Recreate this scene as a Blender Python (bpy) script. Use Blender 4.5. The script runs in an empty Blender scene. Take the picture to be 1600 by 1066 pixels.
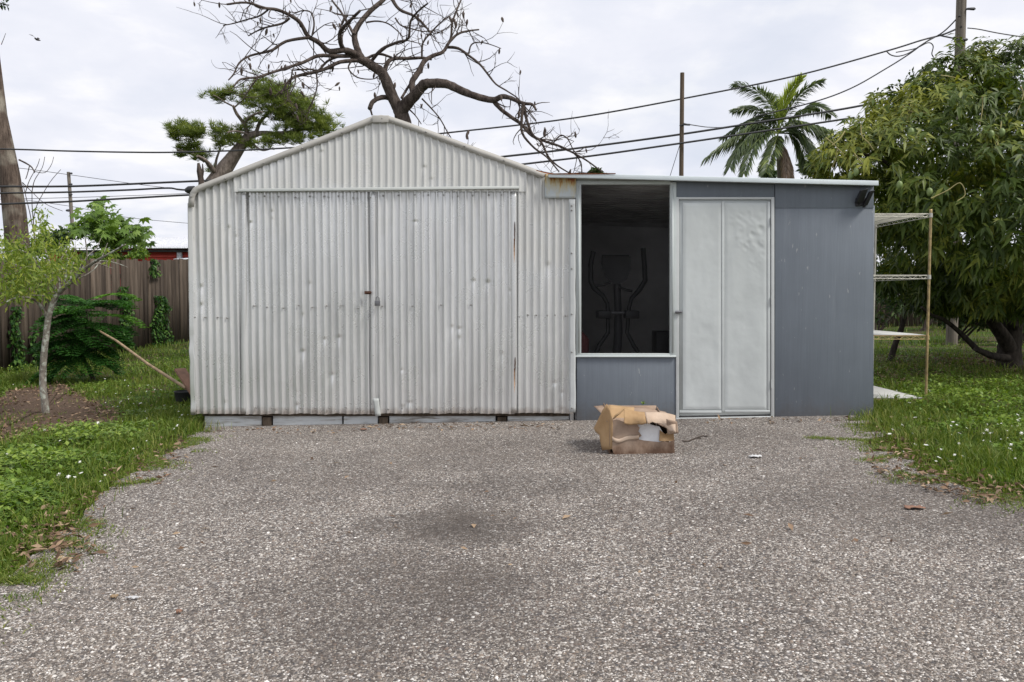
import bpy, math, random
import numpy as np
from mathutils import Vector

random.seed(7)
RNG = np.random.default_rng(11)
SC = bpy.context.scene
COL = SC.collection
PI = math.pi

# ------------------------------------------------------------------ camera
F = 1300.0
HOR = 463.0
TH = math.atan((533 - HOR) / F)
CZ = 1.15
cam_d = bpy.data.cameras.new("camera")
cam = bpy.data.objects.new("camera", cam_d)
COL.objects.link(cam)
cam_d.sensor_width = 36.0
cam_d.lens = F / 1600 * 36
cam_d.clip_end = 2000
cam_d.clip_start = 0.05
cam.location = (0, 0, CZ)
cam.rotation_euler = (PI / 2 - TH, 0, 0)
SC.camera = cam
CT, ST = math.cos(TH), math.sin(TH)


def P(px, py, Y):
    """where the thing seen at this place of the photograph stands, Y metres ahead"""
    a = (px - 800) / F
    b = -(py - 533) / F
    dy = b * ST + CT
    dz = b * CT - ST
    s = Y / dy
    return Vector((a * s, Y, CZ + dz * s))


def S(px, Y):
    return px * Y / F


def sstep(x, a, b):
    t = np.clip((x - a) / (b - a), 0, 1)
    return t * t * (3 - 2 * t)


def gz(x, y):
    x = np.asarray(x, float)
    y = np.asarray(y, float)
    left = sstep(-x, 1.0, 4.0)
    return 0.02 + 0.019 * np.clip(x, -14, 12) + left * np.clip(0.045 * (y - 12.3), 0, 0.6)


def G(x, y):
    return float(gz(x, y))


def Pg(px, py):
    """point of the ground seen at this place"""
    Y = 6.0
    for _ in range(30):
        v = P(px, py, Y)
        Y = (CZ - G(v.x, Y)) / (CZ - v.z) * Y if v.z < CZ else Y
        Y = min(max(Y, 0.5), 60)
    v = P(px, py, Y)
    return Vector((v.x, v.y, G(v.x, v.y)))


def vnoise(x, y, seed=0):
    """cheap smooth value noise on arrays"""
    x = np.asarray(x, float)
    y = np.asarray(y, float)
    xi = np.floor(x).astype(int)
    yi = np.floor(y).astype(int)
    fx = x - xi
    fy = y - yi
    fx = fx * fx * (3 - 2 * fx)
    fy = fy * fy * (3 - 2 * fy)

    def h(a, b):
        n = np.sin(a * 127.1 + b * 311.7 + seed * 74.7) * 43758.5453
        return n - np.floor(n)
    return (h(xi, yi) * (1 - fx) + h(xi + 1, yi) * fx) * (1 - fy) + (h(xi, yi + 1) * (1 - fx) + h(xi + 1, yi + 1) * fx) * fy


# ------------------------------------------------------------------ objects
def wloc(o):
    v = Vector((0, 0, 0))
    while o is not None:
        v = v + o.location
        o = o.parent
    return v


def tag(o, label=None, cat=None, group=None, kind=None):
    if label:
        o["label"] = label
    if cat:
        o["category"] = cat
    if group:
        o["group"] = group
    if kind:
        o["kind"] = kind
    return o


def thing(name, loc, label, cat, group=None):
    o = bpy.data.objects.new(name, None)
    COL.objects.link(o)
    o.empty_display_size = 0.2
    o.location = loc
    return tag(o, label, cat, group)


class MB:
    """collects geometry in world coordinates"""

    def __init__(self):
        self.v = []
        self.f = []
        self.n = 0
        self.t = []

    def add(self, V, Fa, tint=None):
        V = np.asarray(V, float).reshape(-1, 3)
        self.v.append(V)
        Fa = np.asarray(Fa, dtype=np.int64)
        self.f.append(Fa + self.n)
        self.n += len(V)
        if tint is None:
            tint = 0.5
        self.t.append(np.broadcast_to(np.asarray(tint, float), (len(V),)))

    def quad(self, a, b, c, d):
        self.add([a, b, c, d], [[0, 1, 2, 3]])

    def box(self, lo, hi, top_taper=0.0):
        x0, y0, z0 = lo
        x1, y1, z1 = hi
        t = top_taper
        V = [(x0, y0, z0), (x1, y0, z0), (x1, y1, z0), (x0, y1, z0),
             (x0 + t, y0 + t, z1), (x1 - t, y0 + t, z1), (x1 - t, y1 - t, z1), (x0 + t, y1 - t, z1)]
        self.add(V, [[0, 3, 2, 1], [4, 5, 6, 7], [0, 1, 5, 4], [1, 2, 6, 5], [2, 3, 7, 6], [3, 0, 4, 7]])

    def hexa(self, front, back):
        """two quads (lists of four points) joined to a solid"""
        V = list(front) + list(back)
        self.add(V, [[0, 1, 2, 3], [7, 6, 5, 4], [0, 4, 5, 1], [1, 5, 6, 2], [2, 6, 7, 3], [3, 7, 4, 0]])

    def beam(self, a, b, w, h, up=(0, 0, 1)):
        a, b = Vector(a), Vector(b)
        d = (b - a).normalized()
        u = Vector(up)
        s = d.cross(u)
        if s.length < 1e-4:
            s = d.cross(Vector((0, 1, 0)))
        s.normalize()
        u = s.cross(d).normalized()
        q = [s * w / 2 * i + u * h / 2 * j for i, j in ((-1, -1), (1, -1), (1, 1), (-1, 1))]
        self.hexa([a + k for k in q], [b + k for k in q])

    def tube(self, pts, radii, seg=8, tint=None, rough=0.0, cap=True):
        pts = [Vector(p) for p in pts]
        if not hasattr(radii, "__len__"):
            radii = [radii] * len(pts)
        n = len(pts)
        prev = None
        V = []
        for i, p in enumerate(pts):
            d = (pts[min(i + 1, n - 1)] - pts[max(i - 1, 0)])
            if d.length < 1e-9:
                d = Vector((0, 0, 1))
            d.normalize()
            if prev is None:
                a = Vector((0, 0, 1)) if abs(d.z) < 0.9 else Vector((1, 0, 0))
                s = d.cross(a).normalized()
            else:
                s = prev - d * prev.dot(d)
                if s.length < 1e-6:
                    s = d.orthogonal()
                s.normalize()
            prev = s
            u = d.cross(s)
            for k in range(seg):
                an = 2 * PI * k / seg
                r = radii[i] * (1 + rough * random.uniform(-1, 1))
                V.append(p + s * (math.cos(an) * r) + u * (math.sin(an) * r))
        Fq = [[i * seg + k, i * seg + (k + 1) % seg, (i + 1) * seg + (k + 1) % seg, (i + 1) * seg + k]
              for i in range(n - 1) for k in range(seg)]
        self.add([tuple(v) for v in V], Fq, tint)
        if cap:
            c0 = self.n
            self.add([tuple(pts[0]), tuple(pts[-1])] + [tuple(v) for v in V[:seg]] + [tuple(v) for v in V[-seg:]],
                     [[0, 2 + (k + 1) % seg, 2 + k] for k in range(seg)], tint)
            self.f.append(np.array([[c0 + 1, c0 + 2 + seg + k, c0 + 2 + seg + (k + 1) % seg] for k in range(seg)]))

    def prism(self, outline, vec):
        """outline: list of 3d points (planar-ish), extruded by vec"""
        o = [Vector(p) for p in outline]
        v = Vector(vec)
        n = len(o)
        self.add([tuple(p) for p in o] + [tuple(p + v) for p in o],
                 [[i, (i + 1) % n, n + (i + 1) % n, n + i] for i in range(n)])
        b = self.n - 2 * n
        self.f.append([list(range(b, b + n))])
        self.f.append([list(range(b + 2 * n - 1, b + n - 1, -1))])

    def grid(self, fn, nu, nv):
        V = [tuple(fn(i / nu, j / nv)) for j in range(nv + 1) for i in range(nu + 1)]
        Fq = [[j * (nu + 1) + i, j * (nu + 1) + i + 1, (j + 1) * (nu + 1) + i + 1, (j + 1) * (nu + 1) + i]
              for j in range(nv) for i in range(nu)]
        self.add(V, Fq)

    def build(self, name, mat, parent=None, smooth=False, loc=None, solid=0.0, kind=None, bevel=0.0):
        me = bpy.data.meshes.new(name)
        V = np.concatenate(self.v)
        base = wloc(parent) if parent is not None else Vector((0, 0, 0))
        if loc is None:
            loc = base
        V = V - np.array(loc)
        loops, starts = [], []
        tot = 0
        for Fa in self.f:
            if isinstance(Fa, np.ndarray) and Fa.ndim == 2:
                k = Fa.shape[1]
                loops.append(Fa.reshape(-1))
                starts.append(tot + np.arange(len(Fa)) * k)
                tot += Fa.size
            else:
                for q in Fa:
                    loops.append(np.asarray(q))
                    starts.append(np.array([tot]))
                    tot += len(q)
        loops = np.concatenate(loops).astype(np.int32)
        starts = np.concatenate(starts).astype(np.int32)
        me.vertices.add(len(V))
        me.vertices.foreach_set("co", V.astype(np.float32).reshape(-1))
        me.loops.add(len(loops))
        me.loops.foreach_set("vertex_index", loops)
        me.polygons.add(len(starts))
        me.polygons.foreach_set("loop_start", starts)
        if smooth:
            me.polygons.foreach_set("use_smooth", np.ones(len(starts), bool))
        at = me.attributes.new("tint", 'FLOAT', 'POINT')
        at.data.foreach_set("value", np.concatenate(self.t).astype(np.float32))
        me.update(calc_edges=True)
        me.validate()
        if mat:
            me.materials.append(mat)
        o = bpy.data.objects.new(name, me)
        COL.objects.link(o)
        if parent is not None:
            o.parent = parent
            o.location = Vector(loc) - base
        else:
            o.location = loc
        if solid:
            m = o.modifiers.new("thickness", 'SOLIDIFY')
            m.thickness = solid
            m.offset = 0
        if bevel:
            m = o.modifiers.new("bevel", 'BEVEL')
            m.width = bevel
            m.segments = 2
            m.limit_method = 'ANGLE'
        if kind:
            o["kind"] = kind
        return o


# ------------------------------------------------------------------ materials
class NT:
    def __init__(self, name):
        self.m = bpy.data.materials.new(name)
        self.m.use_nodes = True
        self.t = self.m.node_tree
        self.b = self.t.nodes["Principled BSDF"]
        self.out = self.t.nodes["Material Output"]
        self.tc = self.t.nodes.new("ShaderNodeTexCoord")

    def n(self, ty, **kw):
        nd = self.t.nodes.new(ty)
        for k, v in kw.items():
            setattr(nd, k, v)
        return nd

    def l(self, a, b):
        self.t.links.new(a, b)

    def geo(self):
        g = self.n("ShaderNodeNewGeometry")
        return g.outputs["Position"]

    def scaled(self, sc, src=None):
        mp = self.n("ShaderNodeMapping")
        mp.inputs["Scale"].default_value = sc
        self.l(src or self.tc.outputs["Object"], mp.inputs["Vector"])
        return mp.outputs["Vector"]

    def noise(self, scale, detail=4, rough=0.55, vec=None, dist=0.0):
        nd = self.n("ShaderNodeTexNoise")
        nd.inputs["Scale"].default_value = scale
        nd.inputs["Detail"].default_value = detail
        nd.inputs["Roughness"].default_value = rough
        nd.inputs["Distortion"].default_value = dist
        self.l(vec or self.tc.outputs["Object"], nd.inputs["Vector"])
        return nd.outputs["Fac"]

    def ramp(self, fac, stops, interp='LINEAR'):
        r = self.n("ShaderNodeValToRGB")
        r.color_ramp.interpolation = interp
        e = r.color_ramp.elements
        while len(e) < len(stops):
            e.new(0.5)
        for q, (p, c) in zip(e, stops):
            q.position = p
            q.color = (*c, 1) if len(c) == 3 else c
        self.l(fac, r.inputs["Fac"])
        return r.outputs["Color"]

    def g(self, fac, a, b):
        """float ramp a..b -> 0..1"""
        m = self.n("ShaderNodeMapRange")
        m.inputs["From Min"].default_value = a
        m.inputs["From Max"].default_value = b
        self.l(fac, m.inputs["Value"])
        return m.outputs["Result"]

    def mix(self, fac, a, b, mode='MIX'):
        m = self.n("ShaderNodeMix", data_type='RGBA', blend_type=mode)
        for i, v in ((0, fac), (6, a), (7, b)):
            if hasattr(v, "links"):
                self.l(v, m.inputs[i])
            elif isinstance(v, (int, float)):
                m.inputs[i].default_value = v
            else:
                m.inputs[i].default_value = (*v, 1)
        return m.outputs[2]

    def math(self, op, a, b=0.0):
        m = self.n("ShaderNodeMath", operation=op)
        for i, v in enumerate((a, b)):
            if hasattr(v, "links"):
                self.l(v, m.inputs[i])
            else:
                m.inputs[i].default_value = v
        return m.outputs[0]

    def bump(self, h, strength=0.3, dist=0.01, normal=None):
        b = self.n("ShaderNodeBump")
        b.inputs["Strength"].default_value = strength
        b.inputs["Distance"].default_value = dist
        self.l(h, b.inputs["Height"])
        if normal is not None:
            self.l(normal, b.inputs["Normal"])
        self.l(b.outputs["Normal"], self.b.inputs["Normal"])
        return b.outputs["Normal"]

    def set(self, color=None, rough=None, metal=None, spec=None):
        for key, v in (("Base Color", color), ("Roughness", rough), ("Metallic", metal), ("Specular IOR Level", spec)):
            if v is None:
                continue
            if hasattr(v, "links"):
                self.l(v, self.b.inputs[key])
            else:
                self.b.inputs[key].default_value = (*v, 1) if isinstance(v, tuple) else v
        return self.m


def plain(name, c, rough=0.7, metal=0.0, var=0.25, scale=8, bump=0.15):
    k = NT(name)
    n = k.noise(scale, 5)
    d = tuple(x * (1 - var) for x in c)
    e = tuple(min(1, x * (1 + var)) for x in c)
    k.set(k.ramp(n, [(0.3, d), (0.7, e)]), rough, metal)
    k.bump(k.noise(scale * 6, 3), bump, 0.004)
    return k.m


def leafmat(name, dark, mid, light, transl=0.25, rough=0.45, spec=0.4):
    k = NT(name)
    at = k.n("ShaderNodeAttribute", attribute_name="tint")
    c = k.ramp(at.outputs["Fac"], [(0.0, dark), (0.5, mid), (1.0, light)])
    k.set(c, rough, 0, spec)
    tr = k.n("ShaderNodeBsdfTranslucent")
    k.l(k.mix(1.0, c, (1.5, 1.5, 0.7), 'MULTIPLY'), tr.inputs["Color"])
    mx = k.n("ShaderNodeMixShader")
    mx.inputs[0].default_value = transl
    k.l(k.b.outputs[0], mx.inputs[1])
    k.l(tr.outputs[0], mx.inputs[2])
    k.l(mx.outputs[0], k.out.inputs["Surface"])
    return k.m


def barkmat(name, a, b, sc=14, stretch=0.2, bump=0.6, dist=0.02, patch=None):
    k = NT(name)
    v = k.scaled((1, 1, stretch))
    n = k.noise(sc, 7, 0.65, v)
    c = k.ramp(n, [(0.32, a), (0.68, b)])
    if patch:
        c = k.mix(k.g(k.noise(patch[1], 3), 0.52, 0.62), c, patch[0])
    k.set(c, 0.9, 0, 0.15)
    k.bump(n, bump, dist)
    return k.m


def metal_sheet(name, silver):
    k = NT(name)
    pos = k.geo()
    sep = k.n("ShaderNodeSeparateXYZ")
    k.l(pos, sep.inputs[0])
    streak = k.noise(8, 6, 0.65, k.scaled((1.3, 1, 0.09), pos))
    blot = k.noise(2.1, 6, 0.62, pos)
    fine = k.noise(190, 2, 0.5, pos)
    c = k.ramp(streak, [(0.26, (0.50, 0.505, 0.495)), (0.5, (0.645, 0.65, 0.64)), (0.74, (0.75, 0.755, 0.745))])
    # warmer and less metallic towards the top of the wall, broken by noise
    warm_tone = k.math('ADD', k.g(sep.outputs[2], 0.7, 2.1), k.math('MULTIPLY', k.math('SUBTRACT', blot, 0.5), 2.4))
    warm_tone = k.g(warm_tone, 0.2 + silver, 0.9 + silver)
    c = k.mix(k.math('MULTIPLY', warm_tone, 0.75), c, (0.555, 0.555, 0.525))
    rub = k.math('MULTIPLY', k.g(k.noise(4.5, 6, 0.65, k.scaled((2.2, 1, 0.35), pos)), 0.56, 0.80), 0.36)
    c = k.mix(rub, c, (0.80, 0.80, 0.78))
    grime = k.noise(5, 6, 0.7, k.scaled((2.2, 1, 0.22), pos))
    c = k.mix(k.math('MULTIPLY', k.g(grime, 0.56, 0.72), 0.26), c, (0.36, 0.35, 0.33))
    c = k.mix(k.math('MULTIPLY', k.g(k.noise(5, 4, 0.6, k.scaled((2.5, 1, 0.3), pos)), 0.70, 0.80), 0.3), c, (0.34, 0.27, 0.20))
    # rust and dirt along the cut bottom edge
    low = k.math('ADD', k.g(sep.outputs[2], 0.19, 0.10), k.math('MULTIPLY', k.math('SUBTRACT', k.noise(14, 5, 0.7, pos), 0.5), 1.6))
    c = k.mix(k.math('MULTIPLY', k.g(low, 0.3, 1.0), 0.55), c, (0.24, 0.17, 0.12))
    k.set(c, k.g(blot, -0.15, 2.0), k.math('SUBTRACT', 0.50, k.math('MULTIPLY', warm_tone, 0.4)), 0.5)
    k.bump(k.noise(11, 3, 0.5, k.scaled((1, 1, 0.4), pos)), 0.12, 0.012)
    return k.m


def rusty_patch():
    k = NT("rust_streaked_metal")
    pos = k.geo()
    sep = k.n("ShaderNodeSeparateXYZ")
    k.l(pos, sep.inputs[0])
    n = k.noise(16, 6, 0.7, k.scaled((1, 1, 0.22), pos))
    hgt = k.g(sep.outputs["Z"], 2.02, 2.27)
    f = k.math('ADD', k.math('MULTIPLY', n, 1.15), k.math('MULTIPLY', hgt, 0.55))
    c = k.ramp(f, [(0.66, (0.50, 0.54, 0.55)), (0.82, (0.52, 0.48, 0.34)), (0.93, (0.46, 0.30, 0.11)), (1.0, (0.28, 0.09, 0.03))])
    k.set(c, 0.75, 0.1)
    k.bump(n, 0.2, 0.004)
    return k.m


def painted(name, c, scuff, grain=True, rough=0.6, amt=0.35):
    k = NT(name)
    pos = k.geo()
    big = k.noise(1.6, 4, 0.6, pos)
    st = k.noise(9, 6, 0.6, k.scaled((1, 1, 0.08), pos))
    col = k.mix(k.g(big, 0.25, 0.75), tuple(x * 0.9 for x in c), tuple(min(1, x * 1.1) for x in c))
    col = k.mix(k.math('MULTIPLY', k.g(st, 0.6, 0.8), amt), col, scuff)
    col = k.mix(k.math('MULTIPLY', k.g(k.noise(40, 4, 0.7, k.scaled((1, 1, 0.3), pos)), 0.68, 0.74), 0.5), col, scuff)
    if grain:
        gr = k.noise(26, 5, 0.6, k.scaled((1, 1, 0.05), pos))
        col = k.mix(1.0, col, k.ramp(gr, [(0.3, (0.95, 0.95, 0.95)), (0.7, (1.06, 1.055, 1.05))]), 'MULTIPLY')
        sp_ = k.n("ShaderNodeSeparateXYZ")
        k.l(pos, sp_.inputs[0])
        foot = k.math('ADD', k.g(sp_.outputs[2], 0.30, 0.06), k.math('MULTIPLY', k.math('SUBTRACT', k.noise(11, 6, 0.7, pos), 0.5), 1.8))
        col = k.mix(k.math('MULTIPLY', k.g(foot, 0.35, 1.1), 0.5), col, (0.12, 0.105, 0.09))
        chip = k.noise(34, 3, 0.55, k.scaled((1, 1, 0.35), pos))
        col = k.mix(k.math('MULTIPLY', k.g(chip, 0.70, 0.73), 0.55), col, (0.36, 0.36, 0.35))
    k.set(col, rough, 0, 0.35)
    if grain:
        k.bump(k.noise(60, 4, 0.6, k.scaled((1, 1, 0.04), pos)), 0.45, 0.004)
    else:
        k.bump(k.noise(5, 3, 0.5, pos), 0.22, 0.03)
    return k.m


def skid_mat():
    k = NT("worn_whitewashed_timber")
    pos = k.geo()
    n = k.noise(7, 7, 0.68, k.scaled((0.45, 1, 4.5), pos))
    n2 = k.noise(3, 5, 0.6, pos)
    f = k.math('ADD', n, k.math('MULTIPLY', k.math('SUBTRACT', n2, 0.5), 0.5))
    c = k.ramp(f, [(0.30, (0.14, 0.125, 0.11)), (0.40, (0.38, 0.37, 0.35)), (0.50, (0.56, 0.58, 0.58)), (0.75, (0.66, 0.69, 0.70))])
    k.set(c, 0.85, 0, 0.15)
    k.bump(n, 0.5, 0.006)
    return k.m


M = {}
M['sheet'] = metal_sheet('weathered_metal', 0.0)
M['silver'] = metal_sheet('bare_zinc_metal', 0.55)
M['rustsheet'] = rusty_patch()
M['trim'] = painted('pale_metal_trim', (0.46, 0.445, 0.41), (0.34, 0.31, 0.27), False, 0.5)
M['rail'] = painted('dull_green_grey_metal', (0.46, 0.48, 0.46), (0.3, 0.28, 0.24), False, 0.5)
M['greywood'] = painted('blue_grey_painted_plywood', (0.150, 0.172, 0.200), (0.27, 0.29, 0.31), True, 0.55, 0.42)
M['white'] = painted('off_white_paint', (0.54, 0.56, 0.555), (0.56, 0.54, 0.50), False, 0.5, 0.25)
M['door'] = painted('light_grey_metal_door_paint', (0.53, 0.56, 0.555), (0.62, 0.63, 0.62), False, 0.42, 0.2)
M['fascia'] = painted('pale_blue_white_fascia', (0.62, 0.68, 0.70), (0.5, 0.48, 0.44), False, 0.5, 0.3)
M['frame'] = painted('aluminium_window_frame', (0.52, 0.56, 0.55), (0.30, 0.30, 0.28), False, 0.45, 0.5)
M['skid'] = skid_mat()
M['oldwood'] = barkmat('dark_old_timber', (0.035, 0.026, 0.018), (0.13, 0.10, 0.075), 20, 0.15, 0.5, 0.01)
M['rust'] = plain('rust', (0.19, 0.07, 0.03), 0.9, 0, 0.5, 60)
M['rustdark'] = plain('dark_rust', (0.075, 0.032, 0.018), 0.9, 0, 0.5, 60)
M['ruststain'] = plain('pale_rust_stain', (0.36, 0.235, 0.155), 0.9, 0, 0.45, 40)
M['screw'] = plain('screw_metal', (0.30, 0.295, 0.285), 0.45, 0.6)
M['interior'] = plain('dim_interior_boards', (0.40, 0.39, 0.39), 0.85, 0, 0.3, 3)
M['backwall'] = plain('pale_interior_wall', (0.62, 0.615, 0.61), 0.85, 0, 0.2, 2)
M['black'] = plain('black_plastic', (0.018, 0.018, 0.02), 0.5)
M['dark'] = plain('dark_grey_plastic', (0.05, 0.05, 0.055), 0.5)
M['machinegrey'] = plain('grey_machine_metal', (0.16, 0.16, 0.17), 0.4, 0.3)
M['red'] = plain('dark_red_cloth', (0.085, 0.016, 0.018), 0.8)
M['cable'] = plain('black_cable', (0.035, 0.035, 0.037), 0.6)
M['polewood'] = barkmat('weathered_pole_wood', (0.10, 0.085, 0.07), (0.25, 0.22, 0.185), 30, 0.05, 0.4, 0.01)
M['polebrown'] = barkmat('brown_pole_wood', (0.075, 0.055, 0.038), (0.17, 0.13, 0.095), 30, 0.05, 0.4, 0.01)
M['deadbark'] = barkmat('grey_brown_dead_bark', (0.035, 0.026, 0.022), (0.135, 0.108, 0.092), 16, 0.4, 0.9, 0.04)
M['bigbark'] = barkmat('furrowed_brown_bark', (0.045, 0.032, 0.026), (0.19, 0.145, 0.115), 16, 0.12, 1.0, 0.06, ((0.30, 0.27, 0.22), 1.1))
M['pinebark'] = barkmat('pine_bark', (0.08, 0.062, 0.05), (0.30, 0.25, 0.215), 14, 0.4, 0.9, 0.04)
M['mangobark'] = barkmat('dark_mango_bark', (0.018, 0.015, 0.012), (0.075, 0.062, 0.052), 18, 0.3, 0.8, 0.02)
M['sapbark'] = barkmat('lichen_spotted_bark', (0.11, 0.095, 0.08), (0.32, 0.29, 0.25), 26, 0.6, 0.6, 0.01, ((0.42, 0.44, 0.38), 22))
M['pod'] = plain('dry_pine_cone', (0.085, 0.062, 0.05), 0.9, 0, 0.4, 40)
M['mango'] = leafmat('mango_leaves', (0.018, 0.038, 0.007), (0.080, 0.122, 0.017), (0.32, 0.33, 0.055), 0.2, 0.5, 0.28)
M['fruit'] = plain('unripe_mango_skin', (0.17, 0.23, 0.075), 0.45, 0, 0.3, 12)
M['stalk'] = plain('yellow_green_stalk', (0.30, 0.26, 0.10), 0.7)
M['pine'] = leafmat('pine_needles', (0.042, 0.070, 0.014), (0.125, 0.172, 0.032), (0.30, 0.34, 0.08), 0.28, 0.6, 0.3)
M['palm'] = leafmat('palm_leaflets', (0.045, 0.072, 0.032), (0.105, 0.145, 0.062), (0.42, 0.50, 0.10), 0.3, 0.4, 0.5)
M['deadfrond'] = leafmat('dry_frond', (0.14, 0.09, 0.06), (0.26, 0.19, 0.14), (0.36, 0.28, 0.22), 0.2, 0.7, 0.2)
M['sapleaf'] = leafmat('yellow_green_leaves', (0.07, 0.125, 0.018), (0.165, 0.235, 0.036), (0.37, 0.41, 0.085), 0.35, 0.5, 0.3)
M['fern'] = leafmat('feathery_leaves', (0.014, 0.055, 0.010), (0.036, 0.115, 0.016), (0.13, 0.27, 0.035), 0.25, 0.6, 0.2)
M['papaya'] = leafmat('lobed_leaves', (0.05, 0.105, 0.018), (0.125, 0.215, 0.036), (0.26, 0.37, 0.085), 0.32, 0.5, 0.3)
M['ivy'] = leafmat('vine_leaves', (0.012, 0.045, 0.008), (0.035, 0.095, 0.018), (0.10, 0.19, 0.035), 0.2, 0.5, 0.3)
M['bush'] = leafmat('dull_bush_leaves', (0.015, 0.035, 0.012), (0.04, 0.075, 0.022), (0.10, 0.15, 0.04), 0.2, 0.6, 0.3)
M['grass'] = leafmat('grass_blades', (0.045, 0.082, 0.011), (0.115, 0.180, 0.023), (0.32, 0.32, 0.10), 0.3, 0.55, 0.25)
M['weed'] = leafmat('weed_leaves', (0.048, 0.100, 0.012), (0.125, 0.212, 0.025), (0.27, 0.36, 0.065), 0.25, 0.5, 0.3)
M['petal'] = plain('white_petals', (0.78, 0.78, 0.72), 0.7, 0, 0.1)
M['litter'] = leafmat('dry_leaves', (0.085, 0.055, 0.038), (0.23, 0.15, 0.10), (0.44, 0.33, 0.22), 0.05, 0.85, 0.1)
M['zinc'] = plain('chrome_wire', (0.50, 0.48, 0.42), 0.42, 0.5)
M['brass'] = plain('yellowed_wire', (0.42, 0.31, 0.15), 0.5, 0.45, 0.35, 20)
M['liner'] = painted('dirty_white_liner', (0.50, 0.50, 0.48), (0.12, 0.13, 0.10), False, 0.6, 0.95)
M['roofwhite'] = plain('white_metal_roof', (0.62, 0.63, 0.66), 0.5)
M['redwall'] = plain('red_painted_metal', (0.46, 0.055, 0.04), 0.6, 0, 0.3, 1)
M['paper'] = plain('white_scrap', (0.58, 0.58, 0.58), 0.8, 0, 0.2)
M['foam'] = plain('white_foam', (0.74, 0.75, 0.76), 0.8, 0, 0.06, 30)
M['bamboo'] = plain('worn_tan_wood', (0.30, 0.21, 0.12), 0.7, 0, 0.35, 12)
M['plank'] = plain('reddish_brown_board', (0.24, 0.13, 0.085), 0.8, 0, 0.3, 10)
M['feather'] = plain('dark_feathers', (0.03, 0.027, 0.025), 0.8)
M['twig'] = plain('dark_twig', (0.06, 0.045, 0.035), 0.9)


def fence_mat():
    k = NT("weathered_fence_boards")
    at = k.n("ShaderNodeAttribute", attribute_name="tint")
    pos = k.geo()
    n = k.noise(18, 6, 0.6, k.scaled((1, 1, 0.06), pos))
    c = k.ramp(n, [(0.3, (0.044, 0.035, 0.028)), (0.7, (0.130, 0.107, 0.086))])
    c = k.mix(1.0, c, k.ramp(at.outputs["Fac"], [(0, (0.6, 0.58, 0.58)), (1, (1.25, 1.2, 1.15))]), 'MULTIPLY')
    k.set(c, 0.9, 0, 0.1)
    k.bump(n, 0.3, 0.006)
    return k.m


def screen_mat():
    k = NT("dark_insect_screen")
    k.set((0.014, 0.014, 0.0145), 0.9, 0, 0.1)
    tr = k.n("ShaderNodeBsdfTransparent")
    mx = k.n("ShaderNodeMixShader")
    mx.inputs[0].default_value = 0.24
    k.l(tr.outputs[0], mx.inputs[1])
    k.l(k.b.outputs[0], mx.inputs[2])
    k.l(mx.outputs[0], k.out.inputs["Surface"])
    return k.m


def stained(k, c, pos):
    """oily, damp stains in the middle of the drive and broad dirt"""
    flat = k.scaled((1, 1, 0), pos)
    sep = k.n("ShaderNodeSeparateXYZ")
    k.l(pos, sep.inputs[0])
    nz_ = k.math('MULTIPLY', k.math('SUBTRACT', k.noise(2.6, 7, 0.68, flat), 0.5), 2.8)
    for (cx, cy, rx, ry, a) in ((-0.28, 4.05, 0.50, 0.42, 0.80), (-0.35, 3.05, 0.75, 0.70, 0.50), (-0.05, 4.9, 0.7, 0.4, 0.34),
                                (2.3, 4.3, 1.5, 0.9, 0.40), (-0.7, 5.6, 1.6, 0.7, 0.22), (1.2, 6.3, 1.3, 0.6, 0.25), (-2.2, 4.4, 0.9, 0.5, 0.15)):
        dx = k.math('DIVIDE', k.math('SUBTRACT', sep.outputs[0], cx), rx)
        dy = k.math('DIVIDE', k.math('SUBTRACT', sep.outputs[1], cy), ry)
        d = k.math('ADD', k.math('ADD', k.math('MULTIPLY', dx, dx), k.math('MULTIPLY', dy, dy)), nz_)
        c = k.mix(k.math('MULTIPLY', k.g(d, 1.1, -0.1), a), c, (0.060, 0.048, 0.040))
    tan = k.g(k.noise(1.1, 5, 0.6, flat), 0.46, 0.66)
    c = k.mix(k.math('MULTIPLY', tan, 0.12), c, (0.20, 0.16, 0.125))
    return k.mix(1.0, c, (1.03, 1.055, 1.09), 'MULTIPLY')


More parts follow.
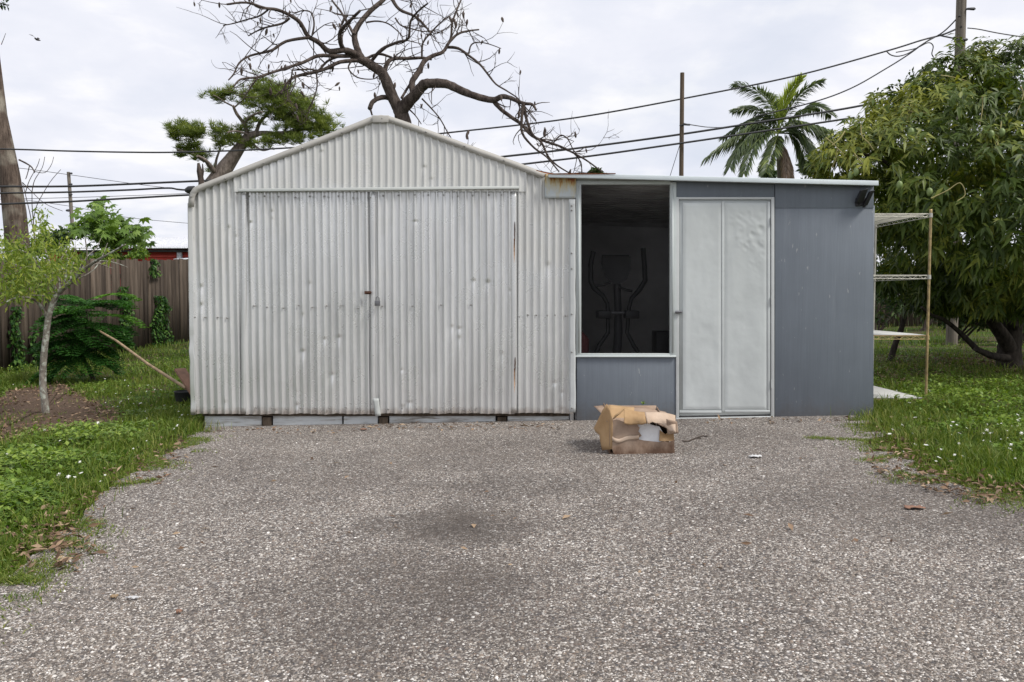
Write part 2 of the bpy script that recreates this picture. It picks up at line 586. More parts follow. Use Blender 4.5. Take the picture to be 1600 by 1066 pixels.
def gravel_mat():
    k = NT("exposed_aggregate_asphalt")
    pos = k.geo()
    flat = k.scaled((1, 1, 0), pos)
    cols = []

    def vor(scale, feature='F1'):
        v = k.n("ShaderNodeTexVoronoi")
        v.feature = feature
        v.inputs["Scale"].default_value = scale
        k.l(flat, v.inputs["Vector"])
        return v
    v1 = vor(98)
    v2 = vor(185)
    s1 = k.n("ShaderNodeSeparateColor")
    k.l(v1.outputs["Color"], s1.inputs[0])
    s2 = k.n("ShaderNodeSeparateColor")
    k.l(v2.outputs["Color"], s2.inputs[0])
    stones = [(0.0, (0.062, 0.052, 0.044)), (0.28, (0.115, 0.097, 0.081)), (0.52, (0.194, 0.165, 0.139)),
              (0.72, (0.299, 0.260, 0.221)), (0.87, (0.474, 0.428, 0.374)), (0.97, (0.783, 0.729, 0.654))]
    c1 = k.ramp(s1.outputs[0], stones, 'LINEAR')
    c2 = k.ramp(s2.outputs[0], stones, 'LINEAR')
    # warm / cool variety between single stones
    c1 = k.mix(k.math('MULTIPLY', k.g(s1.outputs[1], 0.7, 1.0), 0.4), c1, (0.31, 0.19, 0.125))
    c1 = k.mix(k.math('MULTIPLY', k.g(s1.outputs[2], 0.75, 1.0), 0.3), c1, (0.16, 0.18, 0.21))
    # big stones sit in a bed of small ones
    big = k.g(s1.outputs[2], 0.35, 0.45)
    c = k.mix(big, c2, c1)
    # dark binder between stones
    gap = k.g(v1.outputs["Distance"], 0.52, 0.80)
    c = k.mix(k.math('MULTIPLY', gap, 0.65), c, (0.060, 0.052, 0.05))
    # patches where stones are worn clean or clogged with dirt
    wear = k.noise(0.9, 6, 0.62, flat)
    c = k.mix(1.0, c, k.ramp(wear, [(0.28, (0.72, 0.70, 0.70)), (0.5, (1.0, 0.99, 0.98)), (0.72, (1.22, 1.21, 1.20))]), 'MULTIPLY')
    c = stained(k, c, pos)
    k.set(c, 0.85, 0, 0.3)
    h = k.math('ADD', k.math('MULTIPLY', v1.outputs["Distance"], -1.0), k.math('MULTIPLY', s1.outputs[0], 0.5))
    k.bump(h, 0.75, 0.009)
    return k.m


def soil_mat():
    k = NT("lawn_soil")
    pos = k.geo()
    n = k.noise(1.4, 6, 0.6, pos)
    f = k.noise(38, 5, 0.7, pos)
    c = k.ramp(f, [(0.3, (0.035, 0.026, 0.018)), (0.55, (0.095, 0.068, 0.046)), (0.75, (0.18, 0.13, 0.09))])
    g = k.ramp(f, [(0.3, (0.020, 0.040, 0.008)), (0.7, (0.075, 0.12, 0.025))])
    c = k.mix(k.g(n, 0.40, 0.55), c, g)
    k.set(c, 0.95, 0, 0.1)
    k.bump(f, 0.8, 0.03)
    return k.m


def mulch_mat():
    k = NT("brown_mulch")
    pos = k.geo()
    f = k.noise(45, 6, 0.75, k.scaled((1, 1.6, 1), pos))
    b = k.noise(3, 4, 0.6, pos)
    c = k.ramp(f, [(0.3, (0.05, 0.032, 0.024)), (0.5, (0.13, 0.088, 0.064)), (0.7, (0.25, 0.18, 0.135))])
    c = k.mix(k.math('MULTIPLY', k.g(b, 0.45, 0.7), 0.35), c, (0.07, 0.06, 0.03))
    k.set(c, 0.95, 0, 0.1)
    k.bump(f, 0.9, 0.03)
    return k.m


def card_mat(name, a, b, wet):
    k = NT(name)
    pos = k.geo()
    n = k.noise(7, 5, 0.6, pos)
    c = k.ramp(n, [(0.3, a), (0.7, b)])
    sep = k.n("ShaderNodeSeparateXYZ")
    k.l(pos, sep.inputs[0])
    w = k.math('ADD', k.g(sep.outputs["Z"], 0.17, 0.03), k.math('MULTIPLY', k.math('SUBTRACT', k.noise(9, 5, 0.65, k.scaled((1, 1, 0.5), pos)), 0.5), 2.2))
    c = k.mix(k.math('MULTIPLY', k.g(w, 0.15, 0.95), wet), c, (0.085, 0.045, 0.028))
    k.set(c, 0.85, 0, 0.15)
    k.bump(k.noise(30, 4, 0.6, k.scaled((1, 1, 4), pos)), 0.25, 0.004)
    return k.m


def pebble_mat():
    k = NT("mixed_pebbles")
    at = k.n("ShaderNodeAttribute", attribute_name="tint")
    c = k.ramp(at.outputs["Fac"], [(0.0, (0.057, 0.048, 0.041)), (0.30, (0.118, 0.099, 0.084)), (0.55, (0.196, 0.166, 0.138)), (0.70, (0.258, 0.202, 0.154)), (0.82, (0.350, 0.313, 0.269)), (0.94, (0.536, 0.492, 0.435)), (1.0, (0.824, 0.773, 0.706))])
    c = stained(k, c, k.geo())
    k.set(c, 0.75, 0, 0.35)
    return k.m


M['pebble'] = pebble_mat()
M['fence'] = fence_mat()
M['screen'] = screen_mat()
M['gravel'] = gravel_mat()
M['soil'] = soil_mat()
M['mulch'] = mulch_mat()
M['card'] = card_mat('tan_cardboard', (0.34, 0.215, 0.11), (0.46, 0.31, 0.17), 0.25)
M['palecard'] = card_mat('pale_cardboard', (0.44, 0.33, 0.24), (0.58, 0.46, 0.36), 0.1)
M['wetcard'] = card_mat('water_stained_cardboard', (0.26, 0.18, 0.13), (0.42, 0.32, 0.245), 0.85)

# ------------------------------------------------------------------ light
SUN_EL, SUN_AZ = 50.0, 118.0      # degrees; azimuth from the direction of view (+Y), clockwise: behind the camera, to the right
w = bpy.data.worlds.new("World")
SC.world = w
w.use_nodes = True
t = w.node_tree
bg = t.nodes["Background"]
bg.inputs["Strength"].default_value = 0.1
sky = t.nodes.new("ShaderNodeTexSky")
sky.sky_type = 'NISHITA'
sky.sun_disc = False
sky.sun_elevation = math.radians(SUN_EL)
sky.sun_rotation = math.radians(SUN_AZ)
sky.air_density = 1.0
sky.dust_density = 2.5
tc = t.nodes.new("ShaderNodeTexCoord")
sep = t.nodes.new("ShaderNodeSeparateXYZ")
t.links.new(tc.outputs["Generated"], sep.inputs[0])


def wmath(op, a, b):
    m = t.nodes.new("ShaderNodeMath")
    m.operation = op
    for i, v in enumerate((a, b)):
        if hasattr(v, "links"):
            t.links.new(v, m.inputs[i])
        else:
            m.inputs[i].default_value = v
    return m.outputs[0]


def wnoise(scale, detail, rough, vec, dist=0.0):
    n = t.nodes.new("ShaderNodeTexNoise")
    n.inputs["Scale"].default_value = scale
    n.inputs["Detail"].default_value = detail
    n.inputs["Roughness"].default_value = rough
    n.inputs["Distortion"].default_value = dist
    t.links.new(vec, n.inputs["Vector"])
    return n.outputs["Fac"]


def wramp(fac, stops):
    r = t.nodes.new("ShaderNodeValToRGB")
    e = r.color_ramp.elements
    while len(e) < len(stops):
        e.new(0.5)
    for q, (p, c) in zip(e, stops):
        q.position = p
        q.color = (*c, 1)
    t.links.new(fac, r.inputs["Fac"])
    return r.outputs["Color"]


den = wmath('ADD', wmath('MAXIMUM', sep.outputs[2], 0.0), 0.22)
cmb = t.nodes.new("ShaderNodeCombineXYZ")
t.links.new(wmath('DIVIDE', sep.outputs[0], den), cmb.inputs[0])
t.links.new(wmath('DIVIDE', sep.outputs[1], den), cmb.inputs[1])
n1 = wnoise(1.5, 6, 0.52, cmb.outputs[0], 0.3)
n2 = wnoise(2.6, 7, 0.55, cmb.outputs[0], 0.2)
cloudcol = wramp(n2, [(0.34, (8.2, 8.45, 9.4)), (0.50, (8.9, 9.05, 9.85)), (0.64, (10.5, 10.4, 10.5))])
cover = wramp(n1, [(0.36, (0.60, 0.60, 0.60)), (0.56, (1, 1, 1))])
mx = t.nodes.new("ShaderNodeMix")
mx.data_type = 'RGBA'
t.links.new(cover, mx.inputs[0])
hz = t.nodes.new("ShaderNodeMix")
hz.data_type = 'RGBA'
hz.inputs[0].default_value = 0.6
t.links.new(sky.outputs[0], hz.inputs[6])
hz.inputs[7].default_value = (8.2, 9.0, 10.6, 1)
t.links.new(hz.outputs[2], mx.inputs[6])
t.links.new(cloudcol, mx.inputs[7])
t.links.new(mx.outputs[2], bg.inputs["Color"])

sd = bpy.data.lights.new("sun", 'SUN')
sd.energy = 3.0
sd.angle = math.radians(16)
sd.color = (1.0, 0.96, 0.90)
so = bpy.data.objects.new("sun", sd)
COL.objects.link(so)
az = math.radians(SUN_AZ)
to_sun = Vector((math.sin(az) * math.cos(math.radians(SUN_EL)), math.cos(az) * math.cos(math.radians(SUN_EL)), math.sin(math.radians(SUN_EL))))
so.rotation_euler = (-to_sun).to_track_quat('-Z', 'Y').to_euler()
so.location = (6, -8, 12)
SC.view_settings.view_transform = 'Standard'
SC.view_settings.look = 'None'
SC.view_settings.exposure = 0.0
SC.view_settings.gamma = 1.0
SC.cycles.max_bounces = 8
SC.cycles.transparent_max_bounces = 8

# ------------------------------------------------------------------ setting
def ground_grid():
    xs = np.unique(np.concatenate([np.linspace(-12, 14, 105), np.array([-500, -200, -90, -50, -30, -20, -16, 18, 24, 35, 60, 120, 250, 500])]))
    ys = np.unique(np.concatenate([np.linspace(-2, 32, 137), np.array([-60, -30, -15, -6, 36, 45, 60, 90, 150, 300, 600])]))
    X, Y = np.meshgrid(xs, ys)
    Z = gz(X, Y)
    near = (np.abs(X) < 15) & (Y < 33) & (Y > 9)
    Z = Z + np.where(near, 0.03 * (vnoise(X * 1.3, Y * 1.3, 3) - 0.5), 0)
    nx, ny = len(xs), len(ys)
    V = np.stack([X, Y, Z], -1).reshape(-1, 3)
    i, j = np.meshgrid(np.arange(nx - 1), np.arange(ny - 1))
    a = (j * nx + i).reshape(-1)
    return V, np.stack([a, a + 1, a + nx + 1, a + nx], -1)


b = MB()
b.add(*ground_grid())
b.build("ground", M['soil'], smooth=True, kind='structure')

EDGE_L = [(306, 676), (296, 690), (268, 708), (240, 722), (205, 742), (180, 760), (140, 788), (112, 815), (88, 842), (66, 868), (30, 896), (-10, 925), (-120, 985), (-320, 1080)]
EDGE_R = [(1352, 655), (1372, 664), (1385, 680), (1378, 694), (1400, 712), (1440, 735), (1480, 752), (1530, 770), (1600, 782), (1720, 805), (1900, 860), (2100, 930)]


def jag(pts, seed):
    out = []
    ps = [Pg(*p) for p in pts]
    for a, c in zip(ps[:-1], ps[1:]):
        n = max(2, int((c - a).length / 0.06))
        for i in range(n):
            out.append(a.lerp(c, i / n))
    out.append(ps[-1])
    r = []
    for p in out:
        o = 0.10 * (float(vnoise(p.x * 6, p.y * 6, seed)) - 0.5) + 0.06 * (float(vnoise(p.x * 22, p.y * 22, seed)) - 0.5)
        r.append(Vector((p.x + o, p.y + o, 0)))
    return r


EL = jag(EDGE_L, 1)
ER = jag(EDGE_R, 2)
poly = [(-2.72, 11, 0)] + [tuple(p) for p in EL] + [(-5.5, -8, 0), (9, -8, 0)] + [tuple(p) for p in reversed(ER)] + [(3.1, 11, 0)]
poly = [(p[0], p[1], 0.02 + 0.019 * p[0] + 0.008) for p in poly]
b = MB()
b.add(poly, np.zeros((0, 3)))
b.f = [[list(range(len(poly)))]]
b.build("driveway", M['gravel'], kind='structure')
POLY2 = np.array([(p[0], p[1]) for p in poly])


def inside(px, py, poly):
    r = np.zeros(len(px), bool)
    n = len(poly)
    j = n - 1
    for i in range(n):
        xi, yi = poly[i]
        xj, yj = poly[j]
        c = ((yi > py) != (yj > py)) & (px < (xj - xi) * (py - yi) / (yj - yi + 1e-12) + xi)
        r ^= c
        j = i
    return r


def dist_poly(px, py, pts):
    pts = np.array([(p[0], p[1]) for p in pts])
    d = np.full(len(px), 1e9)
    for q in pts[::2]:
        d = np.minimum(d, (px - q[0]) ** 2 + (py - q[1]) ** 2)
    return np.sqrt(d)


# bare mulch round the sapling
MUL = [(-40, 640), (20, 612), (70, 604), (120, 612), (170, 640), (205, 650), (160, 668), (110, 678), (60, 688), (10, 700), (-60, 712)]
mp = []
ps = [Pg(*p) for p in MUL]
for a, c in zip(ps, ps[1:] + ps[:1]):
    for i in range(8):
        q = a.lerp(c, i / 8)
        o = 0.25 * (float(vnoise(q.x * 3, q.y * 3, 9)) - 0.5)
        mp.append(Vector((q.x + o, q.y + o, 0)))
MULP = np.array([(p.x, p.y) for p in mp])
b = MB()
cx, cy = MULP.mean(0)
V, Fq = [], []
R = 7
for r in range(R + 1):
    for p in MULP:
        x, y = cx + (p[0] - cx) * r / R, cy + (p[1] - cy) * r / R
        V.append((x, y, G(x, y) + 0.022 + 0.035 * (1 - (r / R) ** 2) + 0.012 * float(vnoise(x * 7, y * 7, 4)) * (1 - r / R)))
n = len(MULP)
Fq = [[r * n + k, r * n + (k + 1) % n, (r + 1) * n + (k + 1) % n, (r + 1) * n + k] for r in range(R) for k in range(n)]
b.add(V, Fq)
b.build("mulch_bed", M['mulch'], smooth=True, kind='structure')


# ------------------------------------------------------------------ leaves, vectorised
def norm(a):
    return a / np.maximum(np.linalg.norm(a, axis=-1, keepdims=True), 1e-9)


def add_leaves(mb, pos, d, up, length, width, droop=0.0, fold=0.18, tint=None):
    """five points, four triangles a leaf: base, left, right, midrib, tip"""
    pos = np.asarray(pos, float)
    N = len(pos)
    d = norm(np.asarray(d, float))
    s = norm(np.cross(d, up) + 1e-6)
    u = norm(np.cross(s, d))
    L = np.broadcast_to(np.asarray(length, float), (N,))[:, None]
    W = np.broadcast_to(np.asarray(width, float), (N,))[:, None]
    dz = np.array([0, 0, -1.0])
    mid = pos + d * L * 0.45 + dz * L * droop * 0.25
    tip = pos + d * L + dz * L * droop
    lft = mid + s * W * 0.5 + u * W * fold
    rgt = mid - s * W * 0.5 + u * W * fold
    V = np.stack([pos, lft, rgt, mid, tip], 1).reshape(-1, 3)
    o = np.arange(N)[:, None, None] * 5
    Fq = (np.array([[0, 2, 3], [0, 3, 1], [3, 2, 4], [3, 4, 1]])[None] + o).reshape(-1, 3)
    if tint is None:
        tint = RNG.random(N)
    mb.add(V, Fq, np.repeat(tint, 5))


def rand_dir(n, zmin=-1.0):
    v = norm(RNG.normal(size=(n, 3)))
    if zmin > -1:
        v[:, 2] = np.where(v[:, 2] < zmin, -v[:, 2], v[:, 2])
    return v


# grass, weeds ------------------------------------------------------------
def in_mulch(x, y):
    return inside(x, y, MULP)


def keep_lawn(x, y):
    k = ~inside(x, y, POLY2)
    k &= ~((x > -2.95) & (x < 3.3) & (y > 7.3) & (y < 11.8))
    k &= ~((x > 3.3) & (x < 4.03) & (y > 8.08) & (y < 9.4))
    return k


def scatter(n, x0, x1, y0, y1):
    x = RNG.uniform(x0, x1, n)
    # denser near the camera
    u = RNG.random(n)
    y = 1.0 / (1.0 / y0 + u * (1.0 / y1 - 1.0 / y0))
    return x, y


def sector(n, pxa, pxb, y0, y1, power=1.0):
    """points spread over a view wedge (a little wider than the frame)"""
    u = RNG.random(n)
    y = 1.0 / (1.0 / y0 + u ** power * (1.0 / y1 - 1.0 / y0))
    px = RNG.uniform(pxa, pxb, n)
    return (px - 800) / F * y, y


def blades(mb, x, y, h, wd, tint, lean=0.5):
    N = len(x)
    z = gz(x, y)
    a = RNG.uniform(0, 2 * PI, N)
    s = np.stack([np.cos(a), np.sin(a), np.zeros(N)], -1)
    ld = RNG.uniform(0, 2 * PI, N)
    l = np.stack([np.cos(ld), np.sin(ld), np.zeros(N)], -1) * (h * RNG.uniform(0.1, 1.0, N) * lean)[:, None]
    base = np.stack([x, y, z - 0.005], -1)
    up = np.array([0, 0, 1.0])
    mid = base + up * (h * 0.6)[:, None] + l * 0.35
    tip = base + up * (h * RNG.uniform(0.75, 1.0, N))[:, None] + l
    wv = s * wd[:, None] * 0.5
    V = np.stack([base - wv, base + wv, mid - wv * 0.8, mid + wv * 0.8, tip], 1).reshape(-1, 3)
    o = np.arange(N)[:, None] * 5
    q = (np.array([[0, 1, 3, 2]]) + o)
    tr = (np.array([[2, 3, 4]]) + o)
    n0 = mb.n
    mb.add(V, q, np.repeat(tint, 5))
    mb.f.append(tr + n0)


def lawn():
    g = MB()
    wd = MB()
    for (pa, pb, y0, y1, n) in ((-600, 330, 2.9, 19.5, 210000), (1300, 2350, 3.2, 26, 220000)):
        x, y = sector(n, pa, pb, y0, y1)
        k = keep_lawn(x, y)
        x, y = x[k], y[k]
        m = in_mulch(x, y)
        dn = vnoise(x * 1.1, y * 1.1, 21) * 0.6 + vnoise(x * 3.7, y * 3.7, 22) * 0.4
        left = x < 0
        ed = np.minimum(dist_poly(x, y, EL), dist_poly(x, y, ER))
        shade = (x > 4.3) & (y > 10.3 + 0.8 * (vnoise(x * 1.1, y * 1.1, 88) - 0.5))
        thr = np.where(left, 0.20, 0.26) + 0.30 * np.exp(-(ed / 0.30) ** 2) + 0.16 * (vnoise(x * 5.1, y * 5.1, 61) - 0.5) + np.where(shade, 0.27, 0)
        k = (dn > thr + RNG.uniform(-0.12, 0.12, len(x))) & ~(m & (RNG.random(len(x)) > 0.04 + 0.5 * (vnoise(x * 2.6, y * 2.6, 77) > 0.62)))
        x, y, dn, ed = x[k], y[k], dn[k], ed[k]
        h = (0.035 + 0.11 * RNG.random(len(x)) ** 1.5) * np.clip(0.35 + dn * 1.1, 0.3, 1.2) * np.clip(0.35 + ed * 1.5, 0.35, 1.0)
        h *= np.clip(0.8 + (y - 6) * 0.03, 0.8, 1.25)
        tint = np.clip(0.45 + 0.28 * RNG.normal(size=len(x)) * 0.7 + 0.25 * (vnoise(x * 0.8, y * 0.8, 5) - 0.5) + 0.12 * np.exp(-(ed / 0.22) ** 2), 0, 1)
        wdt = 0.004 + 0.004 * RNG.random(len(x)) + 0.0004 * y
        blades(g, x, y, h, wdt, tint, 0.8)
    # creeping runners over the drive's edge
    for (pa, pb, n, pts) in ((0, 0, 15000, EL), (0, 0, 18000, ER)):
        i = RNG.integers(0, len(pts) - 1, n)
        P0 = np.array([(p.x, p.y) for p in pts])[i]
        o = np.abs(RNG.normal(size=n)) * 0.17
        sg = 1 if pts is EL else -1
        x = P0[:, 0] + sg * o * 0.8 + RNG.normal(size=n) * 0.03
        y = P0[:, 1] - o * 0.5 + RNG.normal(size=n) * 0.03
        k = vnoise(x * 3, y * 5, 31) > 0.52
        x, y = x[k], y[k]
        k = ~((x > -2.9) & (x < 3.25) & (y > 7.25))
        x, y = x[k], y[k]
        blades(g, x, y, 0.012 + 0.03 * RNG.random(len(x)), 0.004 + 0.003 * RNG.random(len(x)), np.clip(0.55 + 0.2 * RNG.normal(size=len(x)), 0, 1), 1.5)
    # tongues of runner grass on the right of the drive
    for pl in ([(1262, 686), (1300, 688), (1350, 690), (1400, 688)], [(1350, 722), (1390, 716), (1430, 712), (1470, 716)], [(0, 912), (30, 908), (60, 912)],
               [(110, 775), (160, 762), (215, 757), (240, 752)]):
        pp = [Pg(*q) for q in pl]
        for a, c in zip(pp[:-1], pp[1:]):
            n = 420
            u = RNG.random(n)
            x = a.x + (c.x - a.x) * u + RNG.normal(size=n) * 0.03
            y = a.y + (c.y - a.y) * u + RNG.normal(size=n) * 0.03
            blades(g, x, y, 0.012 + 0.025 * RNG.random(n), 0.004 + 0.003 * RNG.random(n), np.clip(0.6 + 0.2 * RNG.normal(size=n), 0, 1), 1.6)
    for (px, py, n, hh) in ((292, 672, 900, .16), (270, 660, 900, .18), (1368, 650, 900, .14), (1400, 668, 700, .14), (1385, 640, 700, .16), (1440, 690, 600, .16), (1520, 720, 700, .15), (120, 770, 500, .12), (40, 820, 500, .12),
                           (210, 520, 500, .2), (30, 600, 700, .22), (150, 560, 500, .2), (1480, 640, 500, .18), (1570, 690, 600, .17), (235, 690, 500, .13), (60, 700, 600, .16), (190, 700, 600, .15)):
        q = Pg(px, py)
        x = q.x + RNG.normal(size=n) * 0.13
        y = q.y + RNG.normal(size=n) * 0.16
        k = ~((x > -2.82) & (x < 3.24) & (y > 7.3))
        x, y = x[k], y[k]
        blades(g, x, y, hh * (0.3 + 0.7 * RNG.random(len(x))), 0.004 + 0.004 * RNG.random(len(x)), np.clip(0.5 + 0.25 * RNG.normal(size=len(x)), 0, 1), 0.9)
    g.build("grass", M['grass'], kind='stuff')

    # broad-leaved weeds
    for (pa, pb, y0, y1, n) in ((-500, 330, 3.4, 16, 92000), (1320, 2250, 3.8, 16, 92000)):
        x, y = sector(n, pa, pb, y0, y1)
        k = keep_lawn(x, y) & ~in_mulch(x, y)
        x, y = x[k], y[k]
        dn = vnoise(x * 0.9, y * 0.9, 41) * 0.55 + vnoise(x * 2.9, y * 2.9, 42) * 0.45
        ed = np.minimum(dist_poly(x, y, EL), dist_poly(x, y, ER))
        k = (dn > 0.38 + RNG.uniform(-0.1, 0.1, len(x))) & (ed > 0.10 + 0.2 * RNG.random(len(x)))
        x, y, dn, ed = x[k], y[k], dn[k], ed[k]
        N = len(x)
        hh = np.clip((dn - 0.3) * 0.30, 0.01, 0.15) * RNG.uniform(0.2, 1, N) * np.clip(ed * 2, 0.3, 1)
        pos = np.stack([x, y, gz(x, y) + hh], -1)
        d = rand_dir(N, -0.1)
        d[:, 2] = np.abs(d[:, 2]) * 0.6
        L = RNG.uniform(0.022, 0.055, N)
        add_leaves(wd, pos, d, np.array([0, 0, 1.0]), L, L * 0.62, 0.2, 0.12, np.clip(0.3 + 0.35 * hh / 0.1 + 0.22 * RNG.normal(size=N), 0, 1))
    wd.build("weeds", M['weed'], kind='stuff')
    # little white flowers
    fl = MB()
    spots = []
    for (pa, pb, ya, yb, n) in ((0, 300, 590, 790, 55), (150, 300, 610, 680, 34), (1370, 1600, 615, 740, 45), (1480, 1600, 670, 700, 18)):
        for _ in range(n):
            q = Pg(random.uniform(pa, pb), random.uniform(ya, yb))
            if keep_lawn(np.array([q.x]), np.array([q.y]))[0] and not in_mulch(np.array([q.x]), np.array([q.y]))[0]:
                spots.append(q)
    for q in spots:
        h = random.uniform(0.03, 0.095)
        c = Vector((q.x, q.y, q.z + h))
        n = 6
        pos = np.tile(np.array(c), (n, 1))
        a = np.arange(n) * 2 * PI / n + random.random()
        tx, ty = random.uniform(-.4, .4), -random.uniform(0, .7)
        d = np.stack([np.cos(a), np.sin(a), 0.25 + 0 * a - tx * np.cos(a) - ty * np.sin(a)], -1)
        r = random.uniform(0.009, 0.02)
        add_leaves(fl, pos, d, np.array([0, 0, 1.0]), r, r * 0.8, 0, 0.1)
    fl.build("white_wildflowers", M['petal'], kind='stuff')
    # dry leaves
    lt = MB()
    for (pa, pb, ya, yb, n, cond) in ((-40, 210, 600, 700, 5200, 'mulch'), (0, 110, 800, 870, 420, None), (40, 300, 690, 800, 160, None),
                                      (1365, 1700, 556, 605, 6500, None), (1365, 1700, 600, 640, 500, None), (1385, 1470, 655, 720, 260, None), (560, 880, 664, 674, 160, 'any'), (310, 560, 671, 680, 60, 'any'), (1060, 1340, 655, 664, 60, 'any'), (150, 1500, 690, 900, 70, 'any'), (150, 300, 680, 760, 260, 'edge'), (20, 160, 770, 900, 260, 'edge'), (1360, 1600, 660, 790, 1500, 'edge'), (180, 290, 555, 690, 420, None)):
        pxs = RNG.uniform(pa, pb, n)
        pys = RNG.uniform(ya, yb, n)
        q = np.array([tuple(Pg(a, c)) for a, c in zip(pxs, pys)])
        if cond == 'mulch':
            k = in_mulch(q[:, 0], q[:, 1])
        else:
            k = keep_lawn(q[:, 0], q[:, 1]) | (dist_poly(q[:, 0], q[:, 1], EL) < 0.15)
            k &= ~((q[:, 0] > -2.95) & (q[:, 0] < 3.3) & (q[:, 1] > 7.3) & (q[:, 1] < 11.8))
        if cond == 'any':
            k = q[:, 1] < 7.34
        if cond == 'edge':
            k = np.minimum(dist_poly(q[:, 0], q[:, 1], EL), dist_poly(q[:, 0], q[:, 1], ER)) < 0.30
        q = q[k]
        N = len(q)
        q[:, 2] += (0.055 if cond == 'mulch' else 0.02 if cond == 'any' else 0.03) * RNG.uniform(0.4, 1.1, N)
        d = rand_dir(N)
        d[:, 2] *= 0.25
        u = norm(np.array([0, 0, 1.0]) + 0.5 * RNG.normal(size=(N, 3)))
        L = RNG.uniform(0.018, 0.07, N)
        add_leaves(lt, q, d, u, L, L * RNG.uniform(0.2, 0.45, N), 0.05, 0.25, np.clip(0.45 + 0.3 * RNG.normal(size=N), 0, 1))
    lt.build("leaf_litter", M['litter'], kind='stuff')


lawn()


def pebbles():
    """stones standing proud of the asphalt"""
    x, y = sector(150000, -60, 1660, 2.15, 7.3)
    k = inside(x, y, POLY2)
    x, y = x[k], y[k]
    cl = vnoise(x * 5, y * 5, 51) * 0.5 + vnoise(x * 1.3, y * 1.3, 52) * 0.5
    k = cl > RNG.uniform(0.1, 0.62, len(x))
    x, y = x[k], y[k]
    N = len(x)
    r = RNG.uniform(0.0018, 0.0046, N) * (1 + 0.9 * (RNG.random(N) > 0.93)) * (0.9 + 0.03 * y)
    a = RNG.uniform(0, 2 * PI, N)
    el = RNG.uniform(0.6, 1.25, N)
    O = np.array([[1, 0, 0], [0, 1, 0], [-1, 0, 0], [0, -1, 0], [0, 0, 1], [0.2, 0.3, 0.85]], float)
    O = np.array([[1, 0, 0], [.5, .87, .1], [-.5, .87, 0], [-1, 0, 0.1], [-.5, -.87, 0], [.5, -.87, .1], [.35, .3, .75], [-.4, .15, .8], [.05, -.45, .72]], float)
    Fo = np.array([[0, 1, 6], [1, 2, 6], [2, 7, 6], [2, 3, 7], [3, 4, 7], [4, 8, 7], [4, 5, 8], [5, 0, 8], [0, 6, 8], [6, 7, 8]])
    ca, sa = np.cos(a)[:, None], np.sin(a)[:, None]
    ox, oy = O[None, :, 0], O[None, :, 1] * el[:, None]
    V = np.stack([x[:, None] + (ox * ca - oy * sa) * r[:, None], y[:, None] + (ox * sa + oy * ca) * r[:, None],
                  (0.0275 + 0.019 * x)[:, None] + O[None, :, 2] * (r * RNG.uniform(0.5, 1.1, N))[:, None]], -1).reshape(-1, 3)
    Fq = (Fo[None] + np.arange(N)[:, None, None] * 9).reshape(-1, 3)
    m = MB()
    m.add(V, Fq, np.repeat(RNG.random(N), 9))
    m.build("loose_gravel", M['pebble'], kind='stuff')


pebbles()

# ------------------------------------------------------------------ metal shed
YW = 7.4


def W(px, py, dy=0.0):
    v = P(px, py, YW)
    return Vector((v.x, YW + dy, v.z))


PITCH = 0.0642
AMP = 0.0062


def interp(px, table):
    xs = [a for a, _ in table]
    ys = [c for _, c in table]
    return float(np.interp(px, xs, ys))


def sheet(mb, x0, x1, zb, zt, y, nz=150, amp=AMP, dents=(), seed=0, warp=0.004, phase=0.0, edge=0.012, har=0.0, skew=0.0):
    """corrugated sheet facing the camera; zb / zt are functions of x"""
    nx = max(4, int((x1 - x0) / (PITCH / 10)))
    xs = np.linspace(x0, x1, nx + 1)
    T = np.linspace(0, 1, nz + 1)
    X, TT = np.meshgrid(xs, T)
    ZB = np.array([zb(a) for a in xs])
    ZT = np.array([zt(a) for a in xs])
    jag_b = edge * (vnoise(xs * 9, xs * 0 + seed, seed) - 0.5) * 2 * 0.5
    Z = (ZB + jag_b)[None] * (1 - TT) + ZT[None] * TT
    loc_amp = amp * (1 + 0.25 * (vnoise(X * 3, Z * 2, seed + 3) - 0.5))
    th_ = 2 * PI * (X + phase) / PITCH
    Y = y - loc_amp * (np.cos(th_ + skew * np.sin(th_) + 0.25 * (vnoise(X * 6, Z * 0.7, seed + 21) - 0.5)) + har * np.cos(4 * PI * (X + phase) / PITCH + 0.5))
    Y = Y + warp * (vnoise(X * 2.2, Z * 1.6, seed) - 0.5) * 2
    Xo = X + 0.004 * (vnoise(X * 2.0, Z * 3.0, seed + 8) - 0.5)
    for (dx, dz, rx, rz, dep) in dents:
        dx = round((dx + phase) / PITCH) * PITCH - phase  # a knock flattens the crest of one rib
        zz_ = Z - dz
        e = np.exp(-((X - dx) / rx) ** 2) * np.where(zz_ > 0, np.exp(-(zz_ / (0.18 * rz)) ** 2), np.exp(-(zz_ / (1.3 * rz)) ** 2))
        Y = Y + dep * e
        Xo = Xo + 0.25 * abs(dep) * e
    V = np.stack([Xo, Y, Z], -1).reshape(-1, 3)
    i, j = np.meshgrid(np.arange(nx), np.arange(nz))
    a = (j * (nx + 1) + i).reshape(-1)
    mb.add(V, np.stack([a, a + 1, a + nx + 2, a + nx + 1], -1))


OUT = [(296, 324), (296.5, 312), (299, 302), (304, 294.5), (312, 290), (340, 279), (400, 255), (460, 231.5), (520, 208), (560, 192), (583, 182.5),
       (596, 181), (609, 182.5), (640, 193), (700, 215), (760, 237), (810, 255), (852, 271)]
OX = [(W(a, c).x, W(a, c).z) for a, c in OUT]


def ztop(x):
    return float(np.interp(x, [a for a, _ in OX], [c for _, c in OX]))


def zpx(py):
    return W(800, py).z


def xpx(px):
    return W(px, 533).x


